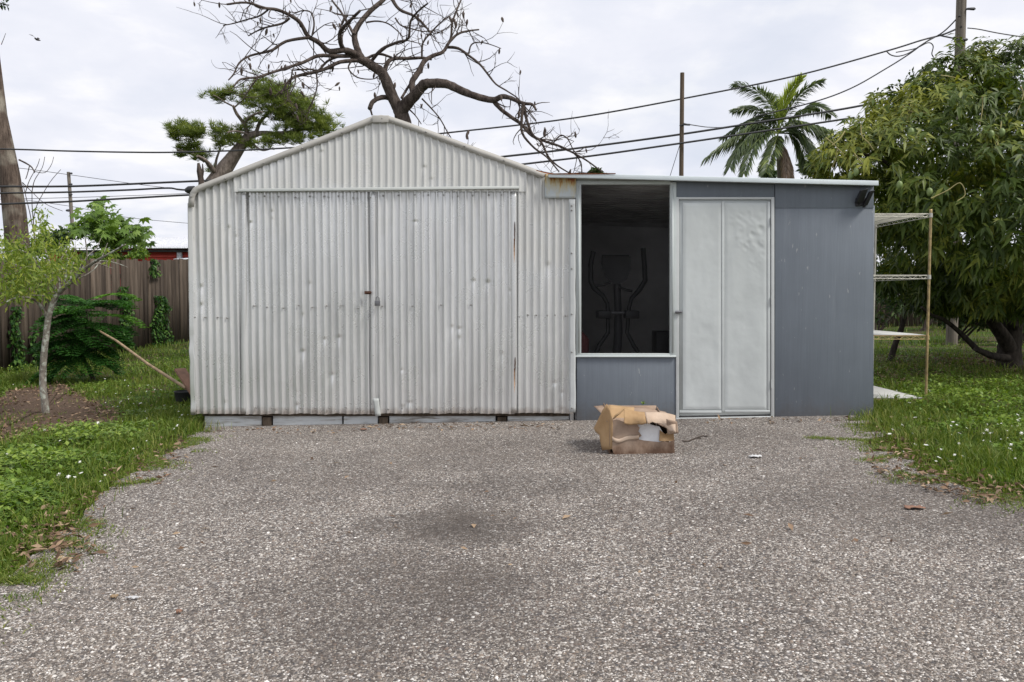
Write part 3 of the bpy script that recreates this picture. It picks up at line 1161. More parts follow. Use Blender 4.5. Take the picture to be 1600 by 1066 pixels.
def rand_dents(x0, x1, z0, z1, n, seed):
    r = random.Random(seed)
    out = []
    for _ in range(n):
        out.append((r.uniform(x0, x1), r.uniform(z0, z1), r.uniform(0.011, 0.017), r.uniform(0.015, 0.07), r.uniform(0.004, 0.010)))
    return out


shed = thing("metal_shed", (xpx(595), YW, G(xpx(595), YW)), "silver corrugated metal shed with gabled front and double doors on timber skids", "shed")
ZB = zpx(647.5)
low_dents = [(xpx(463), zpx(632), 0.016, 0.05, 0.012), (xpx(472), zpx(548), 0.016, 0.05, 0.012), (xpx(530), zpx(526), 0.016, 0.05, 0.012),
             (xpx(362), zpx(618), 0.016, 0.05, 0.012), (xpx(372), zpx(610), 0.018, 0.012, 0.01), (xpx(520), zpx(584), 0.016, 0.05, 0.012)]
b = MB()
sheet(b, xpx(302), xpx(386), lambda x: ZB, lambda x: ztop(x) - 0.035, YW, 170, skew=0.35, amp=0.0112, dents=rand_dents(xpx(302), xpx(381), ZB, 1.9, 8, 3), seed=2)
b.build("wall_sheet", M['sheet'], shed, smooth=True)
b = MB()
sheet(b, xpx(800), xpx(896), lambda x: zpx(646), lambda x: min(ztop(x) - 0.035, zpx(268)), YW, 150, amp=0.0075, dents=rand_dents(xpx(805), xpx(890), ZB, 1.9, 6, 5), seed=4, har=0.55)
b.build("wall_sheet", M['sheet'], shed, smooth=True)
b = MB()
sheet(b, xpx(370), xpx(822), lambda x: zpx(300), lambda x: ztop(x) - 0.035, YW - 0.016, 50, amp=0.0054, dents=rand_dents(xpx(400), xpx(800), 2.1, 2.5, 4, 6), seed=6, edge=0, har=0.45)
b.build("gable_sheet", M['sheet'], shed, smooth=True)


def screws(parent, pts, label=None):
    first = None
    for p in pts:
        if first is None:
            m = MB()
            m.tube([(0, 0.006, 0), (0, -0.004, 0), (0, -0.0065, 0)], [0.0082, 0.0074, 0.003], 8)
            first = m.build("screw", M['screw'], None, smooth=False, loc=(0, 0, 0))
            o = first
        else:
            o = first.copy()
            COL.objects.link(o)
        o.parent = parent
        o.location = Vector(p) - wloc(parent)


YD = YW - 0.003
b = MB()
sheet(b, xpx(379), xpx(586), lambda x: ZB + 0.004, lambda x: zpx(299), YD, 190, dents=low_dents + rand_dents(xpx(385), xpx(575), ZB, 1.9, 8, 8), seed=9, skew=0.35, amp=0.0115)
ld = b.build("door", M['silver'], shed, smooth=True)
b = MB()
sheet(b, xpx(581), xpx(804), lambda x: zpx(646.5), lambda x: zpx(298), YD - 0.002, 190, amp=0.0088, seed=12, har=0.55,
      dents=[(xpx(628), zpx(635), 0.016, 0.05, 0.012), (xpx(637), zpx(628), 0.02, 0.03, 0.01)] + rand_dents(xpx(600), xpx(800), ZB, 1.9, 10, 10), phase=0.02)
rd = b.build("door", M['silver'], shed, smooth=True)
r1 = random.Random(4)
sp = [W(391 + i * 23.3 + r1.uniform(-2, 2), 308 + r1.uniform(-1.5, 1.5), -0.0145) for i in range(9)]
sp += [W(396 + i * 23 + r1.uniform(-3, 3), 480 + r1.uniform(-3, 2), -0.0145) for i in range(8)]
sp += [W(401 + i * 23 + r1.uniform(-2, 2), 638 + r1.uniform(-2, 1), -0.0145) for i in range(8)]
screws(ld, sp)
sp = [W(600 + i * 23.2 + r1.uniform(-2, 2), 306 + r1.uniform(-1.5, 1.5), -0.0145) for i in range(9)]
sp += [W(606 + i * 23.5 + r1.uniform(-2, 2), 639 + r1.uniform(-2, 1), -0.0145) for i in range(8)]
sp += [W(598 + i * 46 + r1.uniform(-2, 2), 478 + r1.uniform(-2, 1), -0.0145) for i in range(4)]
screws(rd, sp)
screws(shed, [W(812 + i * 14 + r1.uniform(-2, 2), 493.5 + r1.uniform(-1.5, 1.5), -0.009) for i in range(6)] +
       [W(306 + i * 17 + r1.uniform(-2, 2), 497 + r1.uniform(-1.5, 1.5), -0.009) for i in range(4)])
# door stiles: flat folded strips at the door edges
for (px, wpx, yy, par) in ((381, 8, -0.0158, ld), (583, 8, -0.0178, rd), (802.5, 10, -0.0182, rd)):
    b = MB()

    def fn(u, v, px=px, wpx=wpx, yy=yy):
        q = W(px - wpx / 2 + wpx * u, 301 + (645 - 301) * v, yy)
        q.y += 0.001 * math.cos(u * PI * 2) + 0.004 * (float(vnoise(v * 9, px, 2)) - 0.5)
        q.x += 0.004 * (float(vnoise(v * 6, px, 5)) - 0.5)
        q.y += 0.014 * (max(0.0, 1 - u / 0.4) ** 2 + max(0.0, 1 - (1 - u) / 0.25) ** 2)
        return q
    b.grid(fn, 10, 40)
    b.build("edge_strip", M['silver'], par, smooth=True, solid=0.003)
# bent lower corner of the right door
b = MB()
b.grid(lambda u, v: W(583.5 + 9 * u + 3.5 * v, 622 + 27 * v, -0.030 - 0.015 * math.sin(u * PI) * v), 4, 6)
b.build("bent_corner", M['rail'], rd, smooth=True, solid=0.003)
# rust wounds where hinges were
for (px, y0, y1) in ((804.5, 347, 378), (805, 558, 580)):
    b = MB()
    n = 12
    L, Rr = [], []
    for i in range(n + 1):
        v = i / n
        hw = 0.75 * math.sin(PI * min(1, v * 1.05)) ** 0.6 + 0.35
        jx = 0.5 * (float(vnoise(v * 8, px, 1)) - 0.5)
        L.append(W(px - hw + jx, y0 + (y1 - y0) * v, -0.0235))
        Rr.append(W(px + hw * 0.8 + jx, y0 + (y1 - y0) * v, -0.0235))
    b.prism(L + Rr[::-1], (0, 0.006, 0))
    b.build("rust_gash", M['rustdark'], rd)
    b = MB()
    b.prism([W(px - 2.2, y1 - 4, -0.0212), W(px + 0.3, y1 - 6, -0.0212), W(px + 0.2, y1 + 20, -0.0212), W(px - 1.2, y1 + 34, -0.0212), W(px - 2.0, y1 + 14, -0.0212)], (0, 0.002, 0))
    b.build("rust_stain", M['ruststain'], rd)
# hasp, padlock
b = MB()
b.box(W(571, 460, -0.052), W(580.5, 455, -0.030))
b.tube([W(575, 457.5, -0.058), W(582, 457.5, -0.056)], 0.006, 8)
b.build("hasp", M['rustdark'], ld, bevel=0.002)
b = MB()
b.box(W(587.5, 478, -0.070), W(595.5, 470, -0.045))
b.tube([W(589, 471, -0.057), W(589.3, 465.5, -0.057), W(591.5, 463.6, -0.057), W(594, 465.5, -0.057), W(594.2, 471, -0.057)], 0.0045, 8)
b.build("padlock", M['machinegrey'], rd, smooth=False, bevel=0.004)
# header rail over the doors
b = MB()
b.hexa([W(374, 300.5, -0.046), W(811, 296, -0.046), W(811, 292, -0.040), W(374, 296.5, -0.040)],
       [W(374, 301, -0.024), W(811, 296.5, -0.024), W(811, 291, -0.024), W(374, 295.5, -0.024)])
b.build("door_rail", M['rail'], shed, bevel=0.003)
# corner and rake trims
b = MB()


def cfn(u, v):
    q = W(293.5 + 8.5 * v ** 0.0 * 1 + (1 - v) * 0 - 8 * (1 - u) + 4.5 * v, 318 + (648 - 318) * v, -0.014)
    q.y += 0.012 * (float(vnoise(v * 14, 2.2, 3)) - 0.5) * (1 if v > 0.6 else 0.25)
    q.x += 0.012 * (float(vnoise(v * 20, 0.4, 7)) - 0.5) * (1 if v > 0.6 else 0.2)
    return q


b.grid(cfn, 5, 60)
b.build("corner_trim", M['sheet'], shed, smooth=True, solid=0.003)
b = MB()
top, bot = [], []
pts = []
for (a, c) in zip(OUT[:-1], OUT[1:]):
    L = math.hypot(c[0] - a[0], c[1] - a[1])
    n = max(1, int(L / 12))
    for i in range(n):
        pts.append((a[0] + (c[0] - a[0]) * i / n, a[1] + (c[1] - a[1]) * i / n))
pts.append(OUT[-1])
for i, (x, y) in enumerate(pts):
    a = pts[max(0, i - 1)]
    c = pts[min(len(pts) - 1, i + 1)]
    d = Vector((c[0] - a[0], c[1] - a[1], 0)).normalized()
    nn = Vector((-d.y, d.x, 0))
    wv = 0.8 * (float(vnoise(i * 0.7, 1, 3)) - 0.5)
    top.append(W(x, y, -0.031))
    bot.append(W(x + nn.x * (9.5 + wv), y + nn.y * (9.5 + wv), -0.028 - 0.004 * float(vnoise(i * 0.9, 5, 2))))
V = [tuple(v) for v in top] + [tuple(v) for v in bot]
n = len(top)
b.add(V, [[i, i + 1, n + i + 1, n + i] for i in range(n - 1)])
b.build("rake_trim", M['trim'], shed, smooth=False, solid=0.0025)
r2 = random.Random(9)
screws(shed, [W(*(lambda p: (p[0] + 2, p[1] + 6))(pts[i]), -0.042) for i in range(2, len(pts) - 1, 5)])
# ridge cap
b = MB()
b.hexa([W(583, 193, -0.046), W(608, 193, -0.046), W(609, 182, -0.046), W(583, 182, -0.046)], [W(583, 193, -0.038), W(608, 193, -0.038), W(609, 182, -0.038), W(583, 182, -0.038)])
b.build("ridge_cap", M['trim'], shed, bevel=0.004)
# roof skin going back
b = MB()
n = len(OUT)
V, Fq = [], []
for k, yy in enumerate(np.linspace(-0.026, 4.1, 30)):
    for j, (a, c) in enumerate(OUT):
        q = W(a, c)
        V.append((q.x, YW + yy, q.z - (0.006 if k % 2 else 0) - 0.006))
for k in range(29):
    for j in range(n - 1):
        Fq.append([k * n + j, k * n + j + 1, (k + 1) * n + j + 1, (k + 1) * n + j])
b.add(V, Fq)
b.build("roof", M['sheet'], shed, smooth=False, solid=0.003)
# left side and back
b = MB()
xl = xpx(297)
ny = 300
ys = np.linspace(YW + 0.02, YW + 4.05, ny)
V = []
for z in np.linspace(ZB, zpx(318), 8):
    for yy in ys:
        V.append((xl - AMP * math.cos(2 * PI * yy / PITCH), yy, z))
b.add(V, [[j * ny + i, j * ny + i + 1, (j + 1) * ny + i + 1, (j + 1) * ny + i] for j in range(7) for i in range(ny - 1)])
b.build("side_wall", M['sheet'], shed, smooth=True)
b = MB()
sheet(b, xl, xpx(850), lambda x: ZB, lambda x: ztop(x) - 0.02, YW + 4.05, 4, seed=30)
b.build("back_wall", M['sheet'], shed, smooth=True)
# floor frame and skids
zg = lambda px: G(xpx(px), YW)
b = MB()
b.box((xpx(312), YW + 0.03, ZB - 0.02), (xpx(890), YW + 3.9, ZB + 0.05))
b.build("floor_frame", M['oldwood'], shed)
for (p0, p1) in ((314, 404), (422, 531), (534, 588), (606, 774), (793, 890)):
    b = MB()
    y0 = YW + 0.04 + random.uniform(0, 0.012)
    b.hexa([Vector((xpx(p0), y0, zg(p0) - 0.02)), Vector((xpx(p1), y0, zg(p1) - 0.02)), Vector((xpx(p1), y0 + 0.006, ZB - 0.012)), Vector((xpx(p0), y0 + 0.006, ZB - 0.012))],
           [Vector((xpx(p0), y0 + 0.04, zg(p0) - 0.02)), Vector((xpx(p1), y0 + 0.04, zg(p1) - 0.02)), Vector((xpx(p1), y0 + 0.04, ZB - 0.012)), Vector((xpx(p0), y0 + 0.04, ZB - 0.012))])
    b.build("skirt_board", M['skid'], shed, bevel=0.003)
for px in (413, 597, 784):
    b = MB()
    b.box((xpx(px - 7), YW + 0.03, zg(px) - 0.03), (xpx(px + 7), YW + 0.16, ZB - 0.03))
    b.build("skid_end", M['oldwood'], shed, bevel=0.006)
# flat rust-streaked patch at the junction and white corner flashing
b = MB()
b.grid(lambda u, v: W(851 + 49 * u, 272.5 + 38 * v, -0.022 + 0.004 * math.sin(u * 5 + v * 3)), 10, 8)
b.build("patch_sheet", M['rustsheet'], shed, smooth=True, solid=0.003)
b = MB()


def ffn(u, v):
    q = W(889 + 10 * u, 312 + (644 - 312) * v, -0.02 - 0.006 * u)
    q.x += 0.006 * (float(vnoise(v * 12, 0.3, 6)) - 0.5)
    q.y += 0.006 * (float(vnoise(v * 9, 0.9, 2)) - 0.5)
    return q


b.grid(ffn, 3, 40)
cf = b.build("corner_flashing", M['white'], shed, smooth=True, solid=0.003)
screws(cf, [W(893, y, -0.028) for y in (322, 329, 396, 420, 491, 550, 637)])
b = MB()
b.tube([W(302, 296, 0.03), W(293, 296.5, 0.03), W(288, 296.5, 0.04)], [0.035, 0.035, 0.02], 10)
b.build("roof_pipe_end", M['black'], shed)

# ------------------------------------------------------------------ lean-to
XR = xpx(1365)
lean = thing("wooden_lean_to", (xpx(1130), YW, G(xpx(1130), YW)), "blue grey painted plywood lean-to with window and pale door joined to the metal shed", "lean-to")


def panel(name, mat, px0, py0, px1, py1, dy0, thick, parent=lean, py0b=None, py1b=None, bevel=0.002):
    """board in the front wall: px0..px1, top py0 (py0b at right), bottom py1 (py1b at right)"""
    py0b = py0 if py0b is None else py0b
    py1b = py1 if py1b is None else py1b
    b = MB()
    f = [W(px0, py1, dy0), W(px1, py1b, dy0), W(px1, py0b, dy0), W(px0, py0, dy0)]
    b.hexa(f, [q + Vector((0, thick, 0)) for q in f])
    return b.build(name, mat, parent, bevel=bevel)


panel("lower_wall_panel", M['greywood'], 901, 557, 1055.5, 662, 0.0, 0.03)
panel("wall_panel", M['greywood'], 1211, 323.5, 1365, 652.5, 0.0005, 0.0255, py1b=651)
panel("wall_header", M['greywood'], 1211, 282, 1365, 325.2, -0.004, 0.03, py0b=287)
panel("wall_header", M['greywood'], 1052, 277, 1210, 308, 0.0, 0.04, py0b=281)
panel("wall_header", M['rail'], 901, 276, 1052, 283.5, 0.0, 0.06)
# window
fr = MB()
for (x0, y0, x1, y1) in ((900, 283, 908, 557), (1047, 285, 1056.5, 557), (908, 283, 1047, 288.5), (908, 552.5, 1047, 557)):
    f = [W(x0, y1, -0.012), W(x1, y1, -0.012), W(x1, y0, -0.012), W(x0, y0, -0.012)]
    fr.hexa(f, [q + Vector((0, 0.06, 0)) for q in f])
win = fr.build("window", M['frame'], lean, bevel=0.003)
for x in (904.3, 1050.5):
    b = MB()
    f = [W(x - 1.2, 551, -0.020), W(x + 1.2, 551, -0.020), W(x + 1.2, 290, -0.020), W(x - 1.2, 290, -0.020)]
    b.hexa(f, [q + Vector((0, 0.007, 0)) for q in f])
    b.build("glazing_bead", M['frame'], win)
b = MB()
b.quad(W(908, 552.5, 0.03), W(1047, 552.5, 0.03), W(1047, 288.5, 0.03), W(908, 288.5, 0.03))
b.build("window_screen", M['screen'], win)
b = MB()
f = [W(899, 558, -0.024), W(1056, 558, -0.024), W(1056, 555.4, -0.020), W(899, 555.4, -0.020)]
b.hexa(f, [q + Vector((0, 0.011, 0)) for q in f])
b.build("window_sill", M['frame'], win, bevel=0.003)
# door
panel("door_frame", M['white'], 1056, 308.3, 1060.5, 653, -0.010, 0.05)
panel("door_frame", M['white'], 1204.5, 308.3, 1209.5, 650, -0.010, 0.05)
panel("door_frame", M['white'], 1060.6, 308.3, 1204.4, 312, -0.010, 0.05)
panel("door_sill", M['white'], 1056, 653.2, 1209, 656, -0.016, 0.06, py0b=650.2, py1b=653)
b = MB()
f = [W(1061, 650, 0.004), W(1204, 647.5, 0.004), W(1204, 312.5, 0.004), W(1061, 312.5, 0.004)]
b.hexa(f, [q + Vector((0, 0.03, 0)) for q in f])
dr = b.build("door", M['door'], lean)
for (x0, x1, sd_) in ((1067, 1127, 3), (1132, 1198, 8)):
    b = MB()

    def dfn(u, v, x0=x0, x1=x1, sd_=sd_):
        q = W(x0 + (x1 - x0) * u, 317 + (640 - 317) * v, 0.0)
        e = min(u * (x1 - x0), (1 - u) * (x1 - x0), v * 323, (1 - v) * 323)
        dent = (0.007 * (float(vnoise(u * 3 + v, v * 7, sd_)) - 0.5) + 0.002 * (float(vnoise(u * 8 + v * 3, v * 26, sd_ + 1)) - 0.5)) * min(1, e / 12)
        if sd_ == 8:
            dent += 0.009 * (abs(float(vnoise(u * 6 + v * 14, v * 34 - u * 5, 4)) - 0.5) * 2 - 0.5) * math.exp(-((v - 0.14) / 0.13) ** 2) * (0.2 + u) * min(1, e / 10)
        q.y += -0.003 + dent - 0.006 * min(1, e / 4)
        return q
    b.grid(dfn, 40, 150)
    b.build("door_panel", M['door'], dr, smooth=True)
for (x0, y0, x1, y1) in ((1127.3, 315, 1131.7, 643), (1061.5, 641.5, 1127, 645.5), (1132, 640.5, 1203, 644.5), (1198.5, 316, 1203, 640)):
    b = MB()
    f = [W(x0, y1, -0.008), W(x1, y1, -0.008), W(x1, y0, -0.008), W(x0, y0, -0.008)]
    b.hexa(f, [q + Vector((0, 0.011, 0)) for q in f])
    b.build("door_moulding", M['door'], dr, bevel=0.003)
b = MB()
b.tube([W(1054, 487.5, -0.03), W(1064, 487.5, -0.03)], 0.011, 10)
b.box(W(1056, 490, -0.024), W(1062, 485.5, -0.004))
b.build("latch", M['machinegrey'], dr)
for y in (345, 470, 600):
    b = MB()
    b.tube([W(1204.5, y + 6, -0.018), W(1204.5, y - 6, -0.018)], 0.006, 8)
    b.build("hinge", M['white'], dr)
# roof slab with fascia
b = MB()
RF = [P(857, 277, YW - 0.10), P(1373, 290, YW - 0.10), P(1373, 282.5, YW - 0.10), P(857, 270, YW - 0.10)]
RB = [Vector((q.x, YW + 3.25, q.z - 0.15)) for q in RF]
f2 = [q + Vector((0, 0.03, 0)) for q in RF]
b.hexa(RF, f2)
fas = b.build("roof_fascia", M['fascia'], lean, bevel=0.003)
b = MB()
b.hexa([f2[0] + Vector((0, 0.001, 0.012)), f2[1] + Vector((0, 0.001, 0.012)), f2[2] + Vector((0, 0.001, -0.004)), f2[3] + Vector((0, 0.001, -0.004))],
       [RB[0] + Vector((0, 0, 0.012)), RB[1] + Vector((0, 0, 0.012)), RB[2], RB[3]])
b.build("roof", M['interior'], lean)
b = MB()
for i in range(24):
    k = i / 23
    y = YW + 0.15 + k * 3.0
    zz = RF[0].z - 0.15 * (y - YW + 0.07) / 3.3
    b.beam(Vector((xpx(902), y, zz + 0.006)), Vector((XR - 0.06, y, zz + 0.006 - 0.075)), 0.03, 0.016)
b.build("ceiling_rib", M['interior'], lean)
# rusted drip edge on the left end of the roof
b = MB()
prof = [(838, 266.5), (856, 270.2), (866, 272), (900, 271), (962, 271.5)]
tp = [P(x, y - 0.9, YW - 0.105) for x, y in prof]
bt = [P(x, y + 0.6 + 1.0 * (i % 2), YW - 0.105) for i, (x, y) in enumerate(prof)]
b.prism(tp + bt[::-1], (0, 0.004, 0))
b.build("rusty_drip_edge", M['rust'], lean)
# side, back, left wall and floor of the room
b = MB()
zs = G(XR, 9)
b.box((XR - 0.04, YW + 0.041, G(XR, YW) - 0.03), (XR, YW + 3.1, zpx(292) - 0.16))
b.build("side_wall", M['greywood'], lean)
b = MB()
b.box((xpx(897) - 0.03, YW + 3.1, 0.0), (XR, YW + 3.14, 2.09))
b.build("back_wall", M['backwall'], lean)
b = MB()
b.box((xpx(897) - 0.03, YW + 0.02, 0.0), (xpx(897), YW + 3.1, 2.12))
b.build("party_wall", M['backwall'], lean)
b = MB()
b.box((xpx(900), YW + 0.05, 0.0), (XR - 0.05, YW + 3.09, 0.10))
b.build("floor", M['interior'], lean)
# loose board inside, half drawn behind the screen, and the pin-prick of light in the roof stay dark

# twin floodlight on the lean-to
fl = thing("floodlight", W(1346, 320, -0.003), "black twin-headed floodlight fixed high on the right end of the grey lean-to", "floodlight")
b = MB()
f = [W(1336, 323, -0.02), W(1355, 321, -0.02), W(1355, 309, -0.02), W(1336, 310, -0.02)]
b.hexa(f, [q + Vector((0, 0.0165, 0)) for q in f])
b.build("base_plate", M['black'], fl, bevel=0.004)
for qd in (((1338, 300), (1348.5, 297), (1345.5, 317), (1334.5, 317.5)), ((1352, 301), (1358.5, 299.5), (1352.5, 321), (1346.5, 322))):
    b = MB()
    f = [W(x, y, -0.115 if i < 2 else -0.05) for i, (x, y) in enumerate(qd)]
    b.hexa([f[3], f[2], f[1], f[0]], [q + Vector((0, 0.05, 0)) for q in (f[3], f[2], f[1], f[0])])
    m_ = (f[2] + f[3]) / 2
    b.tube([m_ + Vector((0, 0.02, 0.01)), Vector((m_.x, YW - 0.012, m_.z - 0.01))], 0.012, 8)
    b.build("lamp_head", M['black'], fl, bevel=0.008)

# ------------------------------------------------------------------ things in the room
YE = 8.75
EL_ = thing("elliptical_trainer", (P(965, 560, YE).x, YE, 0.10), "dark elliptical exercise machine standing behind the lean-to window", "exercise machine")


def E(px, py, dy=0):
    return P(px, py, YE + dy)


b = MB()
b.tube([Vector((E(966, 0).x, YE + 0.1, 0.16)), E(966, 520), E(965, 470, -0.02), E(963, 412, -0.05)], [0.05, 0.045, 0.04, 0.035], 10)
b.build("column", M['dark'], EL_, smooth=True)
b = MB()
ol = [(943, 402), (984, 402), (985, 420), (978, 437), (968, 443), (958, 443), (946, 430), (942, 415)]
b.prism([E(x, y, -0.10) for x, y in ol], (0, 0.08, 0.02))
b.build("console", M['black'], EL_, bevel=0.008)
for pp in ([(927, 393), (923, 415), (923, 440), (928, 450), (942, 462), (949, 474), (950, 490), (950, 520), (936, 540), (930, 556)],
           [(1005, 388), (1007, 415), (1008, 438), (1000, 452), (987, 466), (983, 480), (980, 520), (990, 540), (1001, 556)]):
    b = MB()
    b.tube([E(x, y, -0.02 - 0.001 * (y - 390)) for x, y in pp], [0.027] * 4 + [0.022] * (len(pp) - 4), 8)
    b.build("moving_arm", M['black'], EL_, smooth=True)
for pp in ([(954, 441), (943, 445), (932, 447)], [(968, 449), (978, 453), (988, 455)]):
    b = MB()
    b.tube([E(x, y, -0.12) for x, y in pp], 0.013, 8)
    b.build("fixed_handle", M['black'], EL_)
for (x0, x1, y) in ((934, 952, 490), (978, 995, 490)):
    b = MB()
    b.box(E(x0, y + 8, -0.2), E(x1, y - 5, 0.0))
    b.build("pivot_cover", M['black'], EL_, bevel=0.01)
b = MB()
b.tube([E(936, 489, -0.08), E(994, 489, -0.08)], 0.016, 8)
b.build("axle", M['machinegrey'], EL_)
b = MB()
b.box((E(925, 0).x, YE - 0.15, 0.10), (E(1005, 0).x, YE - 0.08, 0.16))
b.box((E(955, 0).x, YE - 0.1, 0.10), (E(976, 0).x, YE + 0.9, 0.18))
b.build("base", M['dark'], EL_)
for s in (-1, 1):
    b = MB()
    cx = E(966, 0).x + s * 0.17
    b.box((cx - 0.07, YE - 0.1, 0.30), (cx + 0.07, YE + 0.3, 0.33))
    b.build("pedal", M['black'], EL_, bevel=0.01)
b = MB()
b.tube([P(908, 560, 8.1), P(911, 530, 8.1), P(906, 520, 8.1)], [0.075, 0.06, 0.03], 10)
o = b.build("cloth_bag", M['red'], smooth=True)
tag(o, "dark red cloth bag just inside the lower left of the window", "bag")
o = None
b = MB()
b.box((P(1030, 0, 9.4).x, 9.4, 0.10), (P(1075, 0, 9.4).x, 9.7, P(0, 518, 9.4).z))
o = b.build("storage_box", M['black'], bevel=0.01)
tag(o, "black storage box in the dark right of the exercise machine", "box")

# ------------------------------------------------------------------ torn cardboard box
cb = thing("cardboard_box", Pg(1003, 711), "torn water-stained cardboard box with tan flaps lying before the lean-to", "box")
YB = cb.location.y


def B(px, py, dy=0.0):
    return P(px, py, YB + dy)


b = MB()
b.prism([B(957, 658), B(964, 656), B(975, 660), B(986, 658), B(993, 661), B(999, 669), B(997, 674), B(1002, 681), B(994, 686), B(1006, 689), B(1030, 691.5), B(1038, 690), B(1046, 692), B(1053, 688), B(1054, 711), B(961, 712.5), B(956, 700), B(958, 680)], (0, 0.005, 0))
b.build("front_panel", M['wetcard'], cb, bevel=0.002)
b = MB()
b.grid(lambda u, v: B(956.5 + 42 * u, 688 + 3 * math.sin(u * 5) - 6 * v + 1.5 * math.sin(u * 9), -0.006 - 0.008 * math.sin(v * PI) * (0.5 + 0.5 * math.sin(u * 7 + 1))), 14, 5)
b.build("peeled_strip", M['palecard'], cb, smooth=False, solid=0.003)
# floor, back and side walls
zf = cb.location.z + 0.006
x0, x1 = B(957, 0).x, B(1053, 0).x
b = MB()
b.box((x0 + 0.004, YB + 0.008, zf), (x1 - 0.004, YB + 0.50, zf + 0.006))
b.build("bottom_panel", M['wetcard'], cb)
b = MB()
zt = B(0, 655).z
b.prism([(x0, YB + 0.009, zf), (x0, YB + 0.50, zf), (x0 + 0.01, YB + 0.50, zt + 0.05), (x0, YB + 0.009, zt)], (0.006, 0, 0))
b.build("side_panel", M['wetcard'], cb)
b = MB()
b.prism([(x1 - 0.006, YB + 0.009, zf), (x1 - 0.006, YB + 0.50, zf), (x1 - 0.004, YB + 0.50, zt + 0.02), (x1 - 0.006, YB + 0.2, zt - 0.03), (x1 - 0.006, YB + 0.009, zt - 0.06)], (0.006, 0, 0))
b.build("side_panel", M['wetcard'], cb)
b = MB()
b.box((x0 + 0.008, YB + 0.494, zf), (x1 - 0.008, YB + 0.50, zt + 0.03))
b.build("back_panel", M['wetcard'], cb)
b = MB()
b.prism([B(984, 692, 0.016), B(1033, 692, 0.016), B(1034, 676, 0.018), B(1029, 668, 0.022), B(1020, 666.5, 0.02), B(1013, 663, 0.022), B(990, 662, 0.02)], (0, 0.33, 0))
b.build("foam_block", M['foam'], cb, bevel=0.008)
# right front torn piece
b = MB()
b.prism([B(1031, 672, .002), B(1040, 679, .002), B(1052, 672, .002), B(1054, 689.5, .002), B(1030, 689.5, .002)], (0, 0.006, 0))
b.build("torn_corner", M['card'], cb)
# top sheet (back), rumpled
def wob(u, v, s):
    return (float(vnoise(u * 4 + s, v * 4, s)) - 0.5)


b = MB()


def topf(u, v):
    x = 948 + 112 * u - 10 * v * (1 - u)
    base = B(x, 660, 0.0)
    y = YB + 0.02 + 0.46 * v
    z = B(0, 657 + 10 * u ** 2 + (6 * math.sin(u * 9) if v < 0.1 else 0)).z + 0.045 * v - 0.05 * max(0, u - 0.7) * v + 0.02 * wob(u, v, 3)
    return Vector((base.x, y, z))


b.grid(topf, 24, 14)
b.build("top_flap", M['wetcard'], cb, smooth=False, solid=0.003)
# tan flap folded over the top
b = MB()


def crease(u, v, sd, k=0.010):
    return k * (abs(float(vnoise(u * 5 + v * 2, v * 4 - u * 2, sd)) - 0.5) * 2 - 0.5) + 0.4 * k * (float(vnoise(u * 14, v * 9, sd + 1)) - 0.5)


def flap2(u, v):
    # v 0 = back/top edge, 1 = wavy front edge
    x = 975 + 80 * u
    ytop = 638 + 12 * u + 2.0 * math.sin(u * 6)
    ybot = 659 + 5 * math.sin(u * 7 + 0.4) + 22 * max(0, u - 0.25) - 4 * max(0, u - 0.85) * 6 + 3 * (float(vnoise(u * 16, 1, 2)) - 0.5)
    return B(x + 4 * v * math.sin(u * 3), ytop + (ybot - ytop) * v, 0.02 - 0.07 * v - 0.02 * math.sin(v * PI) + 0.02 * math.sin(u * 11) * v + crease(u * 2, v, 5, 0.006))


b.grid(lambda u, v: flap2(u * 0.40, v), 14, 9)
b.build("folded_flap", M['card'], cb, smooth=False, solid=0.003)
b = MB()
b.grid(lambda u, v: flap2(0.405 + u * 0.595, v) + Vector((0, -0.004, 0.002)), 18, 9)
b.build("folded_flap", M['palecard'], cb, smooth=False, solid=0.003)
b = MB()


def flap3(u, v):
    x = 1041 + 17 * u
    q = B(x + 2 * v, 655 + 4 * u + (24 - 6 * u) * v, -0.055 - 0.01 * math.sin(u * 4) + 0.03 * v)
    return q


b.grid(flap3, 6, 6)
b.build("corner_flap", M['wetcard'], cb, smooth=False, solid=0.003)
# big tan flap at the left, standing and crumpled
b = MB()
Lf = [(948, 631), (953, 640), (957, 655), (957, 680), (956, 702), (947, 703), (941, 704), (938, 690), (937, 680), (930, 674), (928, 669), (935, 655), (941, 642)]
ctr = (946, 668)
V = []
rings = 5
for r in range(rings + 1):
    k = r / rings
    for (x, y) in Lf:
        X_, Y_ = ctr[0] + (x - ctr[0]) * k, ctr[1] + (y - ctr[1]) * k
        dep = crease(X_ / 14, Y_ / 40, 4, 0.006) + (957 - X_) * 0.0034 + (0.018 if X_ < 942 else 0.0) * (942 - X_) / 14 + 0.007 * math.sin(X_ * 0.55) * (Y_ - 625) / 80
        V.append(tuple(B(X_, Y_, dep)))
n = len(Lf)
b.add(V, [[r * n + k, r * n + (k + 1) % n, (r + 1) * n + (k + 1) % n, (r + 1) * n + k] for r in range(rings) for k in range(n)])
b.build("side_flap", M['card'], cb, smooth=False, solid=0.004)
b = MB()
b.grid(lambda u, v: B(951 + 40 * u, 633 + 4 * u + 22 * v, 0.20 - 0.12 * v), 8, 5)
b.build("rear_flap", M['card'], cb, smooth=True, solid=0.004)
b = MB()
b.tube([B(958, 655, 0), B(962, 650, -0.02), B(968, 646, -0.02), B(975, 639, -0.01)], [0.004, 0.007, 0.008, 0.004], 5, rough=0.4)
b.build("torn_edge", M['card'], cb)

